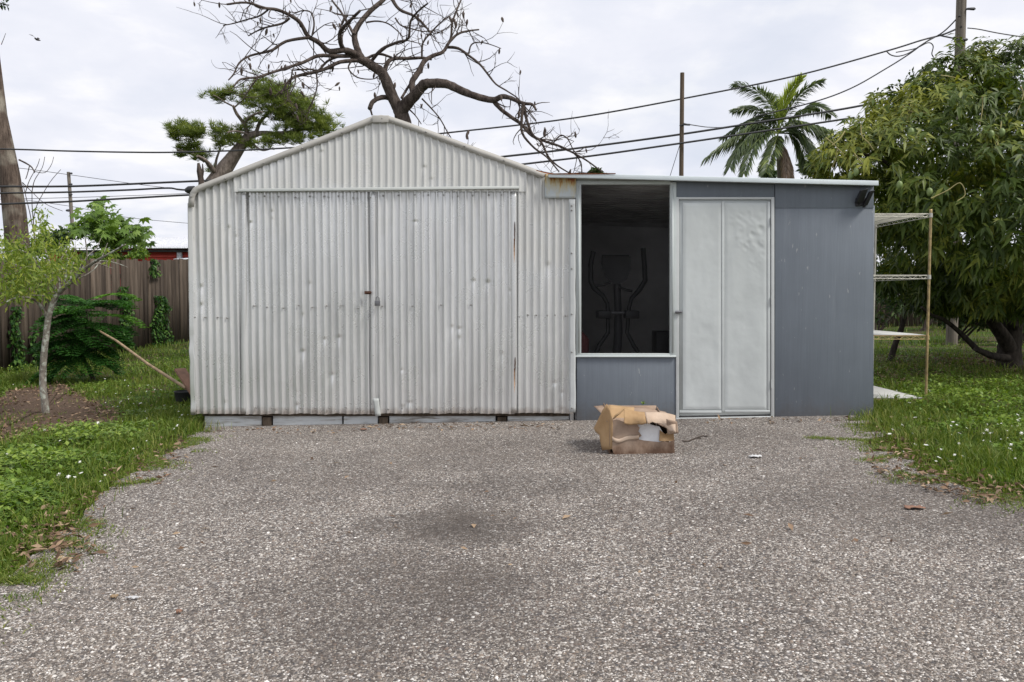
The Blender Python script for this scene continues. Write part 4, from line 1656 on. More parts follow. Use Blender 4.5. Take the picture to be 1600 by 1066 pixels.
# twig beside it
b = MB()
q = [Pg(1066, 692), Pg(1076, 692), Pg(1088, 687), Pg(1097, 684), Pg(1106, 684)]
b.tube([v + Vector((0, 0, 0.013)) for v in q], [0.005, 0.006, 0.005, 0.006, 0.004], 6, rough=0.2)
b.tube([q[2] + Vector((0, 0, 0.013)), q[2] + Vector((0.03, -0.04, 0.014))], [0.004, 0.002], 5)
tag(b.build("fallen_twig", M['twig']), "short dark twig on the drive right of the cardboard box", "twig")

# scraps on the drive
def scrap(name, mat, px, py, L, Wd, label, cat, seed, h=0.012, flat=0.3):
    c = Pg(px, py)
    r = random.Random(seed)
    b = MB()

    def fn(u, v):
        x = (u - 0.5) * L * (1 - 0.5 * abs(v - 0.5)) + 0.15 * L * wob(u, v, seed)
        y = (v - 0.5) * Wd * (1 - 0.6 * abs(u - 0.5)) + 0.15 * Wd * wob(v, u, seed + 1)
        return c + Vector((x, y, 0.012 + h * (0.6 + wob(u * 2, v * 2, seed))))
    b.grid(fn, 8, 6)
    return tag(b.build(name, mat, smooth=True, solid=0.002), label, cat)


scrap("paper_scrap", M['paper'], 1180, 717, 0.09, 0.06, "small white paper scrap on the drive right of the cardboard box", "scrap", 3)
scrap("plastic_strip", M['paper'], 207, 941, 0.055, 0.018, "thin white strip lying on the near left gravel", "scrap", 5)
scrap("dry_leaf", M['bamboo'], 179, 939, 0.03, 0.03, "tan dry leaf beside the white strip on the gravel", "leaf", 7)
scrap("dry_leaf", M['plank'], 280, 963, 0.022, 0.025, "tiny orange brown leaf alone on the gravel", "leaf", 8)
scrap("leaf_clump", M['plank'], 1429, 798, 0.11, 0.05, "flat clump of rusty brown leaves on the right of the drive", "leaves", 9)
scrap("leaf_clump", M['plank'], 568, 674, 0.06, 0.05, "small brown leaf clump by the shed skids", "leaves", 10)
scrap("plastic_strip", M['paper'], 35, 663, 0.16, 0.05, "pale scrap of bark lying on the mulch near the sapling", "scrap", 12, 0.04)

# weed at the foot of the window wall
wdm = MB()
for (px, py, n) in ((968, 632, 9), (1003, 626, 12), (985, 640, 8), (955, 650, 4)):
    base = W(px, 660, -0.04)
    tip = W(px, py, -0.05)
    wdm.tube([base, tip], 0.002, 4)
    pos = np.array([tuple(base.lerp(tip, random.uniform(0.5, 1))) for _ in range(n)])
    add_leaves(wdm, pos, rand_dir(n, -0.2), np.array([0, 0, 1.0]), 0.045, 0.018, 0.3)
tag(wdm.build("wall_weed", M['weed']), "small green weed growing against the wall behind the cardboard box", "weed")

# ------------------------------------------------------------------ wire shelving
su = thing("wire_shelving_unit", (3.75, 8.7, G(3.75, 8.7)), "tall rusty wire shelving unit with four shelves beside the lean-to", "shelf unit")
SX0, SX1, SY0, SY1 = 3.44, 4.045, 8.09, 9.31
sh_z = [P(0, 336, SY0).z, P(0, 432.5, SY0).z, P(0, 527, SY0).z, P(0, 626, SY0).z]
ztop_ = P(0, 329, SY0).z
for (x, y) in ((SX0, SY0), (SX1, SY0), (SX0, SY1), (SX1, SY1)):
    b = MB()
    zg_ = G(x, y)
    zz = [zg_ + 0.0 + (ztop_ - zg_) * i / 24 for i in range(25)]
    b.tube([(x, y, zg_), (x, y, ztop_)], 0.0125, 10)
    for z in np.arange(zg_ + 0.06, ztop_ - 0.02, 0.05):
        b.tube([(x, y, z), (x, y, z + 0.004)], 0.0133, 10, cap=False)
    b.tube([(x, y, ztop_), (x, y, ztop_ + 0.012)], [0.0145, 0.010], 10)
    b.build("post", M['brass'] if y == SY0 else M['zinc'], su, smooth=False)
for i, z in enumerate(sh_z):
    b = MB()
    m = M['zinc'] if i < 2 else M['brass']
    zt, zb_ = z + 0.012, z - 0.020
    ends = [((SX0, SY0), (SX1, SY0)), ((SX1, SY0), (SX1, SY1)), ((SX1, SY1), (SX0, SY1)), ((SX0, SY1), (SX0, SY0))]
    for (a, c) in ends:
        A, C = Vector((*a, 0)), Vector((*c, 0))
        for zz in (zt, zb_):
            b.tube([A + Vector((0, 0, zz)), C + Vector((0, 0, zz))], 0.0034, 6, cap=False)
        n = int((C - A).length / 0.055)
        pp = [A.lerp(C, k / n) + Vector((0, 0, zt if k % 2 else zb_)) for k in range(n + 1)]
        b.tube(pp, 0.0022, 5, cap=False)
    for y in np.arange(SY0 + 0.03, SY1, 0.03):
        b.tube([(SX0, y, zt + 0.004), (SX1, y, zt + 0.004)], 0.0019, 4, cap=False)
    for x in (SX0 + 0.2, SX0 + 0.4):
        b.tube([(x, SY0, zt - 0.004), (x, SY1, zt - 0.004)], 0.0025, 5, cap=False)
    for (x, y) in ((SX0, SY0), (SX1, SY0), (SX0, SY1), (SX1, SY1)):
        b.tube([(x, y, zb_ - 0.004), (x, y, zt + 0.006)], [0.0185, 0.0165], 10)
    sh = b.build("wire_shelf", m, su)
    if i >= 2:
        b = MB()
        b.box((SX0 + 0.01, SY0 + 0.012, zt + 0.0068), (SX1 - 0.015, SY1 - 0.012, zt + 0.011))
        b.build("shelf_liner", M['liner'], sh)

# ------------------------------------------------------------------ by the shed's left side
tb = Pg(284, 634)
b = MB()
c = Vector((tb.x - 0.02, tb.y + 0.15, G(tb.x, tb.y + 0.15)))
n = 20
prof = [(0.10, 0.0), (0.115, 0.10), (0.122, 0.11), (0.115, 0.112), (0.095, 0.01)]
V = []
for (r, z) in prof:
    for k in range(n):
        a = 2 * PI * k / n
        V.append((c.x + r * math.cos(a), c.y + r * math.sin(a), c.z + 0.035 + z))
b.add(V, [[j * n + k, j * n + (k + 1) % n, (j + 1) * n + (k + 1) % n, (j + 1) * n + k] for j in range(len(prof) - 1) for k in range(n)])
b.f.append([list(range(b.n - n, b.n))])
bk = tag(b.build("black_tub", M['black'], smooth=False), "small black plastic tub in the grass at the shed corner", "tub")
b = MB()
a0, a1 = P(291, 607, c.y), P(146, 512, c.y + 2.6)
b.tube([a0, a0.lerp(a1, 0.35) + Vector((0, 0, -0.01)), a0.lerp(a1, 0.7) + Vector((0, 0, 0.025)), a1], [0.019, 0.018, 0.016, 0.012], 8, rough=0.05)
tag(b.build("wooden_pole", M['bamboo'], smooth=True), "long thin tan pole leaning from the black tub up into the ferny shrub", "pole")
b = MB()
q0, q1 = P(316, 630, 8.6), P(281, 577, 8.9)
b.beam(q0, q1, 0.12, 0.03)
tag(b.build("tilted_board", M['plank'], bevel=0.004), "reddish brown board tilted against the far left side of the shed", "board")


# ------------------------------------------------------------------ wooden fences
def fence(name, A, C, h, label, seed):
    A, C = Vector(A), Vector(C)
    L = (C - A).length
    d = (C - A).normalized()
    nrm = Vector((d.y, -d.x, 0))
    if nrm.y > 0:
        nrm = -nrm
    root = thing(name, Vector((*(A.lerp(C, 0.5)).to_2d(), G(*(A.lerp(C, 0.5)).to_2d()))), label, "fence")
    b = MB()
    r = random.Random(seed)
    s = 0.0
    while s < L:
        wv = 0.135 + r.uniform(-0.008, 0.008)
        p0 = A + d * s
        p1 = A + d * (s + wv - 0.012)
        z0, hh = G(p0.x, p0.y) - 0.03, h(s / L) + r.uniform(-0.03, 0.03)
        off = nrm * r.uniform(0, 0.012)
        lean_ = d * r.uniform(-0.012, 0.012)
        f = [p0 + off, p1 + off, p1 + off + lean_, p0 + off + lean_]
        ff = [Vector((q.x, q.y, z0 if i < 2 else z0 + 0.03 + hh)) for i, q in enumerate(f)]
        n0 = b.n
        b.hexa(ff, [q - nrm * 0.018 for q in ff])
        b.t[-1] = np.full(8, r.random())
        s += wv
    b.build("board_panel", M['fence'], root)
    k = int(L / 2.4)
    for i in range(k + 1):
        q = A + d * (L * i / k) - nrm * 0.075
        b = MB()
        z0 = G(q.x, q.y)
        b.box((q.x - 0.045, q.y - 0.045, z0 - 0.05), (q.x + 0.045, q.y + 0.045, z0 + h(i / k) - 0.08))
        b.build("post", M['fence'], root)
    for fr in (0.2, 0.82):
        b = MB()
        q0, q1 = A - nrm * 0.04, C - nrm * 0.04
        b.beam(Vector((q0.x, q0.y, G(q0.x, q0.y) + h(0) * fr)), Vector((q1.x, q1.y, G(q1.x, q1.y) + h(1) * fr)), 0.04, 0.085)
        b.build("rail", M['fence'], root)
    return root


fa = P(-320, 0, 10.6)
fb = P(335, 0, 19.6)
A_ = Vector((fa.x, fa.y, 0))
C_ = Vector((fb.x, fb.y, 0))


def fpt(px):
    """plan point of the fence line where this column of the picture meets it"""
    s = (px - 800) / F
    d = C_ - A_
    k = (s * A_.y - A_.x) / (d.x - s * d.y)
    return A_ + d * k, k


def fh(k):
    p = A_.lerp(C_, k)
    return P(0, 406, p.y).z - G(p.x, p.y)


fence("wooden_fence", A_, C_, fh, "tall weathered brown board fence behind the sapling on the left", 3)
fence("back_fence", Vector((6.0, 25.5, 0)), Vector((24, 23.0, 0)), lambda k: 1.55, "low brown fence far behind the mango tree on the right", 5)

# vines on the fence
FD = (C_ - A_).normalized()
FN = Vector((FD.y, -FD.x, 0))
if FN.y > 0:
    FN = -FN


def vine(px0, px1, py_top, py_bot, n, label):
    root_p, _ = fpt((px0 + px1) / 2)
    rt = thing("climbing_vine", Vector((root_p.x, root_p.y, G(root_p.x, root_p.y))) + FN * 0.04, label, "vine", "vines climbing the board fence")
    b = MB()
    pos = []
    for _ in range(n):
        v = random.random()
        wv = 1 - 0.55 * (1 - v)
        px = (px0 + px1) / 2 + (px1 - px0) / 2 * random.uniform(-1, 1) * wv + 3 * math.sin(v * 9 + px0)
        p, _k = fpt(px)
        py = py_top + (py_bot - py_top) * v
        z = P(0, py, p.y).z
        pos.append(tuple(Vector((p.x, p.y, max(z, G(p.x, p.y)))) + FN * random.uniform(0.03, 0.10)))
    pos = np.array(pos)
    d = rand_dir(len(pos))
    d[:, 2] = -np.abs(d[:, 2]) * 0.8
    d[:, 1] = -np.abs(d[:, 1])
    L = RNG.uniform(0.04, 0.085, len(pos))
    add_leaves(b, pos, d, np.array(FN) + 0.3 * RNG.normal(size=(len(pos), 3)), L, L * 0.8, 0.2, 0.1)
    b.build("foliage", M['ivy'], rt)
    b = MB()
    for k in range(3):
        pp = []
        for i in range(7):
            v = 1 - i / 6
            p, _k = fpt((px0 + px1) / 2 + (k - 1) * (px1 - px0) * 0.2 + 3 * math.sin(v * 9 + px0 + k))
            pp.append(Vector((p.x, p.y, max(P(0, py_top + (py_bot - py_top) * v, p.y).z, G(p.x, p.y)))) + FN * 0.025)
        b.tube(pp, 0.006, 5)
    b.build("stem", M['twig'], rt)


vine(8, 34, 478, 592, 380, "dense vine climbing the left end of the board fence")
vine(40, 58, 520, 575, 120, "low vine on the fence just right of the dense left vine")
vine(180, 208, 448, 545, 420, "vine on the fence right of the ferny shrub")
vine(232, 266, 462, 540, 620, "broad vine patch on the fence nearest the shed")
vine(232, 246, 404, 432, 130, "small vine tuft hanging over the top of the fence")


# ------------------------------------------------------------------ trees
def limb(mb, pp, Y, r0, r1, dY=None, seg=8, rough=0.08, sub=4, ridges=False):
    """pp: picture points; Y: distance at the start, dY: drift along the limb; smooth curve through them"""
    pts = []
    n = len(pp)
    for i, (x, y) in enumerate(pp):
        k = i / max(1, n - 1)
        pts.append(P(x, y, Y + (dY or 0) * k))
    out = []
    for i in range(n - 1):
        p0, p1, p2, p3 = pts[max(0, i - 1)], pts[i], pts[i + 1], pts[min(n - 1, i + 2)]
        for s in range(sub):
            u = s / sub
            out.append(0.5 * ((2 * p1) + (p2 - p0) * u + (2 * p0 - 5 * p1 + 4 * p2 - p3) * u * u + (3 * p1 - p0 - 3 * p2 + p3) * u ** 3))
    out.append(pts[-1])
    m = len(out)
    rad = [r0 + (r1 - r0) * (i / (m - 1)) ** 0.8 for i in range(m)]
    mb.tube(out, rad, seg, rough=rough)
    return out, rad


def wander(mb, p, d, L, r, gen, seed, curl=0.6, tips=None, up=0.15):
    """recursive fine twigs"""
    n = max(3, int(L / 0.10))
    pts = [p.copy()]
    d = d.normalized()
    bend = Vector((random.gauss(0, 1), random.gauss(0, 0.6), random.gauss(0.2, 1))).normalized() * curl
    for i in range(n):
        d = (d + bend * (0.22) + Vector((random.gauss(0, .12), random.gauss(0, .12), random.gauss(up * 0.3, .12)))).normalized()
        pts.append(pts[-1] + d * (L / n))
    mb.tube(pts, [r * (1 - 0.6 * i / n) for i in range(n + 1)], 5 if r > 0.008 else 4, cap=False, rough=0.1)
    if tips is not None:
        tips.append((pts[-1], d))
    if gen > 0:
        for k in range(random.choice((1, 2, 2, 3))):
            i = random.randint(max(1, n // 4), n)
            a = Vector((random.gauss(0, 1), random.gauss(0, .7), random.gauss(0.1, 1))).normalized()
            dd = ((pts[min(i, n)] - pts[max(0, i - 1)]).normalized() * 0.7 + a).normalized()
            wander(mb, pts[min(i, n)], dd, L * random.uniform(0.4, 0.75), max(r * 0.6, 0.004), gen - 1, seed, curl, tips, up)


# the big bare tree behind the shed
YT = 14.0
zb = G(P(640, 0, YT).x, YT)
bt = thing("bare_tree", (P(640, 0, YT).x, YT, zb), "large leafless tree with crooked branches rising behind the shed ridge", "tree")
r_ = lambda px: S(px, YT) / 2


def z3(pts, ox):
    return [(ox + x / 3.5525, y / 3.5525) for x, y in pts]


tr = MB()
base = P(640, 0, YT)
tp_ = [Vector((base.x + 0.25, YT, zb - 0.1)), Vector((base.x + 0.2, YT, zb + 0.9)), Vector((base.x + 0.08, YT, zb + 2.2)), P(630, 190, YT), P(626, 172, YT), P(627, 160, YT)]
tr.tube(tp_, [0.36, 0.28, 0.21, r_(25), r_(22), r_(20)], 14, rough=0.06)
tru = tr.build("trunk", M['deadbark'], bt, smooth=True)
br = MB()
fine = []
tips = []


def lb(pts, ox, w0, w1, Y=YT, dY=0.0, twig=8, seg=9, tl=0.55):
    o, rd_ = limb(br, z3(pts, ox), Y, r_(w0 * 1.12), r_(w1 * 1.25), dY, seg)
    fine.append((o, rd_, twig, tl))


lb([(285, 640), (250, 590), (205, 490), (170, 410), (120, 370), (60, 335), (0, 308)], 550, 18, 10, twig=3)
lb([(1066, 308), (1020, 275), (1000, 230), (1000, 180), (1030, 140), (1075, 95), (1110, 60)], 250, 8, 3, dY=-0.8, twig=10)
lb([(1120, 325), (1090, 260), (1080, 190), (1110, 130), (1170, 60), (1240, 0), (1290, -60)], 250, 10, 5, dY=0.5, twig=8)
lb([(1125, 325), (1040, 280), (940, 285), (880, 235), (820, 200), (780, 130), (730, 90), (650, 55), (580, 45), (480, 15), (370, 25)], 250, 9, 2.2, dY=-1.2, twig=22)
lb([(1120, 335), (1000, 345), (900, 390), (770, 420), (720, 445), (690, 490), (670, 520)], 250, 6, 2, dY=-1.0, twig=14)
lb([(1060, 310), (980, 312), (880, 310), (800, 345), (720, 372), (600, 410), (540, 430), (450, 440), (410, 480)], 250, 6, 1.8, dY=-1.5, twig=16)
lb([(545, 428), (500, 490), (460, 555)], 250, 2.5, 1.2, Y=12.8, twig=6)
lb([(1000, 310), (930, 340), (880, 390), (830, 385), (740, 390)], 250, 4, 1.6, dY=-0.6, twig=7)
lb([(830, 208), (700, 230), (620, 280), (500, 310), (440, 350), (410, 410), (380, 445)], 250, 4.5, 1.4, Y=13.5, dY=-0.6, twig=16)
lb([(720, 100), (680, 130), (600, 150), (540, 172), (490, 200)], 250, 3.5, 1.3, Y=13.2, twig=10)
lb([(600, 55), (550, 90), (480, 110), (410, 130), (350, 142)], 250, 2.6, 1.2, Y=13.1, twig=10)
lb([(868, 405), (872, 480), (850, 555), (818, 612)], 250, 2.4, 1.0, Y=13.2, twig=5)
lb([(735, 385), (725, 440), (690, 480), (700, 540)], 250, 2.2, 1.0, Y=13.1, twig=4)
lb([(752, 400), (748, 470), (700, 560)], 250, 2.2, 1.0, Y=13.0, twig=4)
lb([(845, 195), (855, 130), (838, 70), (790, 60), (750, 75)], 250, 2.8, 1.2, Y=13.5, twig=10)
lb([(1075, 190), (1030, 110), (1000, 60), (960, 10), (930, -40)], 250, 4, 2, dY=0.8, twig=8)
lb([(260, 640), (300, 580), (350, 528), (395, 475), (430, 464), (520, 466), (600, 500), (680, 532), (780, 556), (830, 537), (880, 545), (950, 574), (1000, 580), (1022, 612)], 550, 19, 2.2, dY=-1.2, twig=9, seg=12)
lb([(780, 556), (830, 610), (900, 662), (940, 690), (1000, 755), (1080, 788), (1160, 815), (1230, 850), (1300, 890), (1390, 955)], 550, 6, 1.6, Y=13.3, dY=-0.5, twig=12)
lb([(950, 574), (943, 650), (945, 740), (1010, 820), (1080, 872), (1150, 955)], 550, 4.5, 1.5, Y=12.9, twig=7)
lb([(952, 580), (968, 660), (1000, 745), (1050, 790), (1090, 870), (1140, 920), (1205, 960)], 550, 4.5, 1.5, Y=12.95, twig=7)
lb([(1120, 790), (1160, 752), (1200, 775), (1240, 845), (1300, 812)], 550, 2.2, 1.0, Y=12.9, twig=8)
lb([(1230, 850), (1270, 900), (1275, 955)], 550, 2.0, 1.0, Y=12.9, twig=5)
lb([(345, 530), (332, 460), (370, 400), (400, 342), (450, 310), (505, 288), (540, 235), (590, 188), (650, 172), (705, 165)], 550, 10, 1.8, dY=0.8, twig=12)
lb([(530, 262), (590, 270), (650, 310), (710, 358), (760, 420), (800, 468), (870, 512), (930, 556), (1022, 670)], 550, 4.5, 1.3, Y=14.6, dY=-1.0, twig=9)
lb([(648, 298), (662, 250), (700, 235), (760, 245), (828, 270)], 550, 2.6, 1.0, Y=14.5, twig=5)
lb([(515, 280), (548, 215), (556, 130), (580, 60), (605, 0), (612, -30)], 550, 4, 1.8, Y=14.6, dY=0.4, twig=10)
lb([(275, 545), (320, 470), (345, 432), (390, 400)], 550, 4, 2, dY=0.6, twig=5)
lb([(175, 410), (200, 345), (240, 325), (310, 325), (390, 322), (440, 330)], 550, 7, 3, dY=0.7, twig=10)
lb([(80, 325), (150, 300), (220, 320)], 550, 4, 3, twig=4)
lb([(105, 345), (165, 275), (250, 236), (312, 214), (325, 120), (370, 60), (420, 20)], 550, 5, 2, dY=-0.8, twig=12)
lb([(388, 320), (393, 240), (440, 180), (490, 128), (540, 90)], 550, 3.2, 1.6, Y=14.3, twig=10)
lb([(220, -10), (262, 52), (350, 92), (410, 150), (440, 190)], 550, 5.5, 2, dY=-0.5, twig=8)
lb([(80, 125), (140, 118), (200, 132), (250, 170), (282, 205)], 550, 2.6, 1.2, twig=7)
lb([(240, 100), (270, 140), (330, 160), (400, 175), (480, 165)], 550, 2.4, 1.2, twig=8)
lb([(212, 548), (180, 540), (145, 547), (112, 570), (98, 605)], 550, 7, 5.5, Y=14.1, dY=-0.3, twig=0)
lb([(100, 600), (112, 640)], 550, 3, 2, Y=13.8, twig=0)
lb([(388, 548), (440, 602), (490, 662), (530, 735), (548, 762)], 550, 2.4, 1.2, Y=13.9, twig=9)
lb([(0, 335), (-20, 380), (30, 430), (110, 440), (150, 425)], 550, 2.6, 1.0, Y=13.6, twig=6)
lb([(300, 590), (350, 640), (385, 690)], 550, 2.2, 1.0, Y=13.9, twig=6)
for (o, rr, tw, tl) in fine:
    for _ in range(int(tw * 0.8)):
        i = random.randint(len(o) // 5, len(o) - 1)
        d = (o[min(i + 1, len(o) - 1)] - o[max(0, i - 1)]).normalized()
        a = Vector((random.gauss(0, 1), random.gauss(0, .8), random.gauss(0, 1))).normalized()
        wander(br, o[i], (d * 0.6 + a).normalized(), tl * random.uniform(0.35, 1.1), max(0.0065, min(0.011, rr[i] * 0.5)), random.choice((0, 1, 1, 2)), 1, 1.1, tips)
br.build("branches", M['deadbark'], bt, smooth=True)
random.shuffle(tips)
cone0 = None
for (p, d) in tips[:85]:
    if cone0 is None:
        m = MB()
        m.tube([(0, 0, -0.01), (0, 0, 0.02), (0, 0, 0.06), (0, 0, 0.10), (0, 0, 0.125)], [0.008, 0.020, 0.026, 0.018, 0.004], 8, rough=0.2)
        cone0 = m.build("seed_cone", M['pod'], None, loc=(0, 0, 0))
        o = cone0
    else:
        o = cone0.copy()
        COL.objects.link(o)
    o.parent = bt
    o.location = p - bt.location
    o.rotation_euler = (random.choice((0, 0, PI)) + random.gauss(0, 0.25), random.gauss(0, 0.25), 0)
    s_ = random.uniform(0.5, 0.95)
    o.scale = (s_, s_, s_)

# snag beside the shed shoulder
b = MB()
q = P(313, 0, 15.0)
b.tube([Vector((q.x, 15, G(q.x, 15) - 0.1)), P(314, 330, 15), P(314, 285, 15), P(312, 268, 15), P(310, 255, 15)], [0.08, 0.07, 0.055, 0.05, 0.02], 8, rough=0.2)
b.tube([P(314, 280, 15), P(317, 268, 15), P(316.5, 256, 15)], [0.03, 0.02, 0.008], 6, rough=0.2)
tag(b.build("broken_snag", M['deadbark'], smooth=True), "thin broken dead stub sticking up behind the shed's left shoulder", "snag")

# pine behind the shed
YP = 21.0
q = P(335, 0, YP)
pz = G(q.x, YP)
pt = thing("pine_tree", (q.x - 0.3, YP, pz), "green pine with layered needle clumps behind the shed's left slope", "tree")
tk = MB()
rp = lambda px: S(px, YP) / 2
tk.tube([Vector((q.x - 0.4, YP, pz - 0.1)), Vector((q.x - 0.3, YP, pz + 1.5)), P(335, 285, YP), P(352, 262, YP), P(375, 230, YP), P(388, 212, YP), P(402, 209, YP)],
        [0.34, 0.29, rp(27), rp(24), rp(17), rp(14), rp(10)], 12, rough=0.06)
tk.build("trunk", M['pinebark'], pt, smooth=True)
pb = MB()
LB = [([(342, 275), (330, 262), (320, 250), (308, 244)], 10, 4, -.8), ([(388, 214), (382, 195), (370, 178), (364, 165)], 7, 4, -.4), ([(398, 210), (420, 208), (440, 212), (470, 218)], 9, 4, .5),
      ([(400, 209), (406, 192), (418, 178), (430, 160)], 7, 3, .6), ([(384, 205), (384, 190), (395, 180), (410, 175)], 5, 3, -.5), ([(430, 208), (460, 205), (490, 200), (510, 195)], 5, 2.5, .2),
      ([(320, 252), (300, 240), (285, 236), (276, 234)], 6, 2.5, -.2), ([(335, 270), (338, 250), (342, 238), (345, 228)], 5, 2.5, .6), ([(318, 250), (308, 228), (298, 214), (285, 208)], 5, 2, .5),
      ([(364, 166), (352, 160), (340, 152), (333, 149)], 3, 1.5, -.4), ([(366, 168), (378, 158), (390, 150)], 3, 1.5, .4), ([(372, 232), (360, 222), (350, 215)], 4, 2, .5),
      ([(392, 212), (370, 205), (355, 207)], 4, 2, -.8), ([(440, 212), (455, 190), (470, 172)], 4, 2, .7), ([(395, 225), (410, 235), (425, 232)], 3, 2, -.5)]
for pp, w0, w1, dy in LB:
    limb(pb, pp, YP, rp(w0), rp(w1), dy, 8)
pb.build("branches", M['pinebark'], pt, smooth=True)
nd = MB()
CL = [(285, 205, 20, 9, 60), (310, 208, 20, 9, 55), (272, 212, 12, 8, 30), (300, 226, 14, 8, 24), (288, 238, 16, 8, 36), (312, 242, 14, 7, 26), (345, 210, 16, 10, 40), (365, 218, 15, 8, 34),
      (378, 205, 14, 7, 22), (345, 228, 12, 6, 16), (340, 152, 13, 7, 34), (358, 148, 12, 7, 26), (392, 152, 22, 12, 60), (415, 140, 22, 13, 70), (435, 148, 26, 16, 90), (420, 165, 28, 14, 80),
      (445, 172, 26, 16, 90), (465, 165, 26, 16, 90), (480, 180, 24, 16, 80), (462, 192, 26, 12, 60), (490, 196, 20, 10, 46), (512, 194, 16, 9, 44), (505, 206, 18, 8, 30), (450, 215, 26, 8, 46),
      (425, 222, 26, 7, 40), (470, 212, 22, 8, 34), (400, 190, 16, 8, 20), (330, 268, 8, 5, 8), (400, 228, 18, 6, 22)]
for (x, y, rx, ry, n) in CL:
    n = int(n * 0.8)
    px = x + rx * RNG.normal(size=n) * 0.55
    py = y + 1.3 * ry * RNG.normal(size=n) * 0.55
    yy = YP + S(rx, YP) * RNG.normal(size=n) * 0.6
    for a, c, e in zip(px, py, yy):
        ctr_ = np.array(P(a, c, e))
        k = 34
        d = rand_dir(k, -0.35)
        d[:, 2] += 0.25
        d = norm(d)
        L = RNG.uniform(0.10, 0.24, k)
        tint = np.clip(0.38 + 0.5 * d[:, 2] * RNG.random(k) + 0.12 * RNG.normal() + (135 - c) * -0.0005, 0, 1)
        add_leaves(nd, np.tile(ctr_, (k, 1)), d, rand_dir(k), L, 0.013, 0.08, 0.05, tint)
nd.build("needles", M['pine'], pt)

# leaning giant trunk at the left
YL = 19.5
q = P(30, 0, YL)
lz = G(q.x, YL)
gt = thing("giant_dead_trunk", (P(45, 0, YL).x, YL, lz), "thick furrowed leaning tree trunk behind the fence at the far left", "tree")
tk = MB()
px_c = lambda y: 26 - (370 - y) * 0.0 + 0
prof = [(560, 34, 42), (470, 31, 38), (370, 26, 33), (330, 22, 33), (270, 14, 29), (180, -3, 25), (80, -14, 22), (0, -26, 20), (-80, -40, 18)]
pts = [P(c, y, YL) for (y, c, w_) in prof]
pts[0].z = lz - 0.15
tk.tube([p for p in pts], [S(w_, YL) / 2 for (_, _, w_) in prof], 20, rough=0.05)
tk.build("trunk", M['bigbark'], gt, smooth=True)
b = MB()
rr = S(1, YL) / 2
limb(b, [(30, 250), (42, 256), (50, 262), (54, 270)], YL, rr * 3, rr * 1.6, -0.3, 6)
limb(b, [(54, 268), (70, 270), (80, 258), (84, 245)], YL - 0.3, rr * 1.2, rr * .7, 0, 5)
limb(b, [(46, 260), (42, 275), (40, 280), (44, 268)], YL - 0.2, rr * 1.6, rr * .7, 0, 5)
limb(b, [(2, 70), (6, 60), (9, 52)], YL, rr * 1.2, rr * .6, 0, 5)
limb(b, [(-6, 4), (6, 6), (14, 9)], YL, rr * 2, rr * 1.2, 0, 5)
b.build("twigs", M['deadbark'], gt)
b = MB()
n = 26
pos = np.array([tuple(P(random.uniform(0, 14), random.uniform(2, 10), YL)) for _ in range(n)])
add_leaves(b, pos, rand_dir(n), np.array([0, 0, 1.0]), 0.10, 0.05, 0.2)
b.build("foliage", M['bush'], gt)

# wispy bare shoots near it
b = MB()
for pp in ([(52, 345), (58, 320), (78, 285), (95, 265)], [(40, 300), (46, 282), (58, 260), (62, 248)], [(35, 285), (48, 298), (70, 318), (98, 330)], [(50, 300), (54, 282), (66, 262), (70, 245)]):
    limb(b, pp, 17.5, S(1.4, 17.5) / 2, S(0.8, 17.5) / 2, 0, 5)
q = P(60, 400, 17.5)
b.tube([Vector((q.x - 0.1, 17.5, G(q.x, 17.5))), P(56, 400, 17.5), P(52, 345, 17.5)], [0.016, 0.013, 0.01], 5)
b.tube([P(54, 370, 17.5), P(46, 330, 17.5), P(35, 285, 17.5)], [0.010, 0.009, 0.007], 5)
b.tube([P(52, 345, 17.5), P(50, 320, 17.5), P(50, 300, 17.5)], [0.010, 0.009, 0.007], 5)
tag(b.build("bare_shoot", M['deadbark']), "wispy bare shoots rising over the fence beside the giant trunk", "shoot")

# the young tree
sb = Pg(72, 655)
YS = sb.y
sp_ = thing("young_tree", sb, "young tree with pale lichen-spotted trunk and yellow green leaves on the mulch", "tree")
rs = lambda px: S(px, YS) / 2
tk = MB()
limb(tk, [(73, 660), (70, 630), (67, 600), (68, 565), (72, 525), (76, 495), (84, 470), (93, 455)], YS, rs(11.5), rs(8), 0, 12, 0.07)
tk.build("trunk", M['sapbark'], sp_, smooth=True)
bb = MB()
SB = [([(92, 457), (112, 440), (128, 424), (150, 408), (172, 396), (196, 382)], 9, 2, -.3), ([(100, 449), (103, 430), (106, 408), (101, 390)], 4.5, 2, .2), ([(118, 436), (128, 415), (136, 402), (133, 372)], 4, 1.5, -.1),
      ([(135, 420), (152, 412), (168, 417), (178, 420)], 2.5, 1.2, .2), ([(72, 494), (62, 476), (48, 466), (24, 466), (10, 472)], 6, 2, -.4), ([(70, 480), (74, 468), (66, 462), (50, 462)], 3, 1.5, -.4),
      ([(90, 458), (78, 440), (62, 420), (48, 400), (30, 390)], 7, 2, -.3), ([(82, 446), (80, 420), (72, 395), (64, 360), (63, 340)], 4.5, 1.4, .2), ([(66, 424), (50, 418), (32, 416), (12, 410)], 3.5, 1.5, .3),
      ([(94, 452), (92, 430), (96, 404), (110, 385)], 3.5, 1.5, .4), ([(48, 400), (40, 380), (25, 368)], 3, 1.2, -.2), ([(110, 442), (112, 420), (120, 398)], 3, 1.2, .2), ([(30, 390), (10, 395), (-15, 400)], 2.5, 1.2, -.1), ([(150, 408), (166, 408), (184, 412), (200, 418)], 2, .9, .1), ([(128, 424), (134, 404), (150, 388), (158, 372)], 2.2, .9, .3), ([(112, 440), (130, 432), (148, 420), (160, 400), (168, 380)], 2.6, 1, .3), ([(103, 430), (94, 412), (98, 396), (92, 378)], 2, .9, .1), ([(106, 408), (116, 396), (118, 378)], 1.6, .8, .1)]
tips_s = []
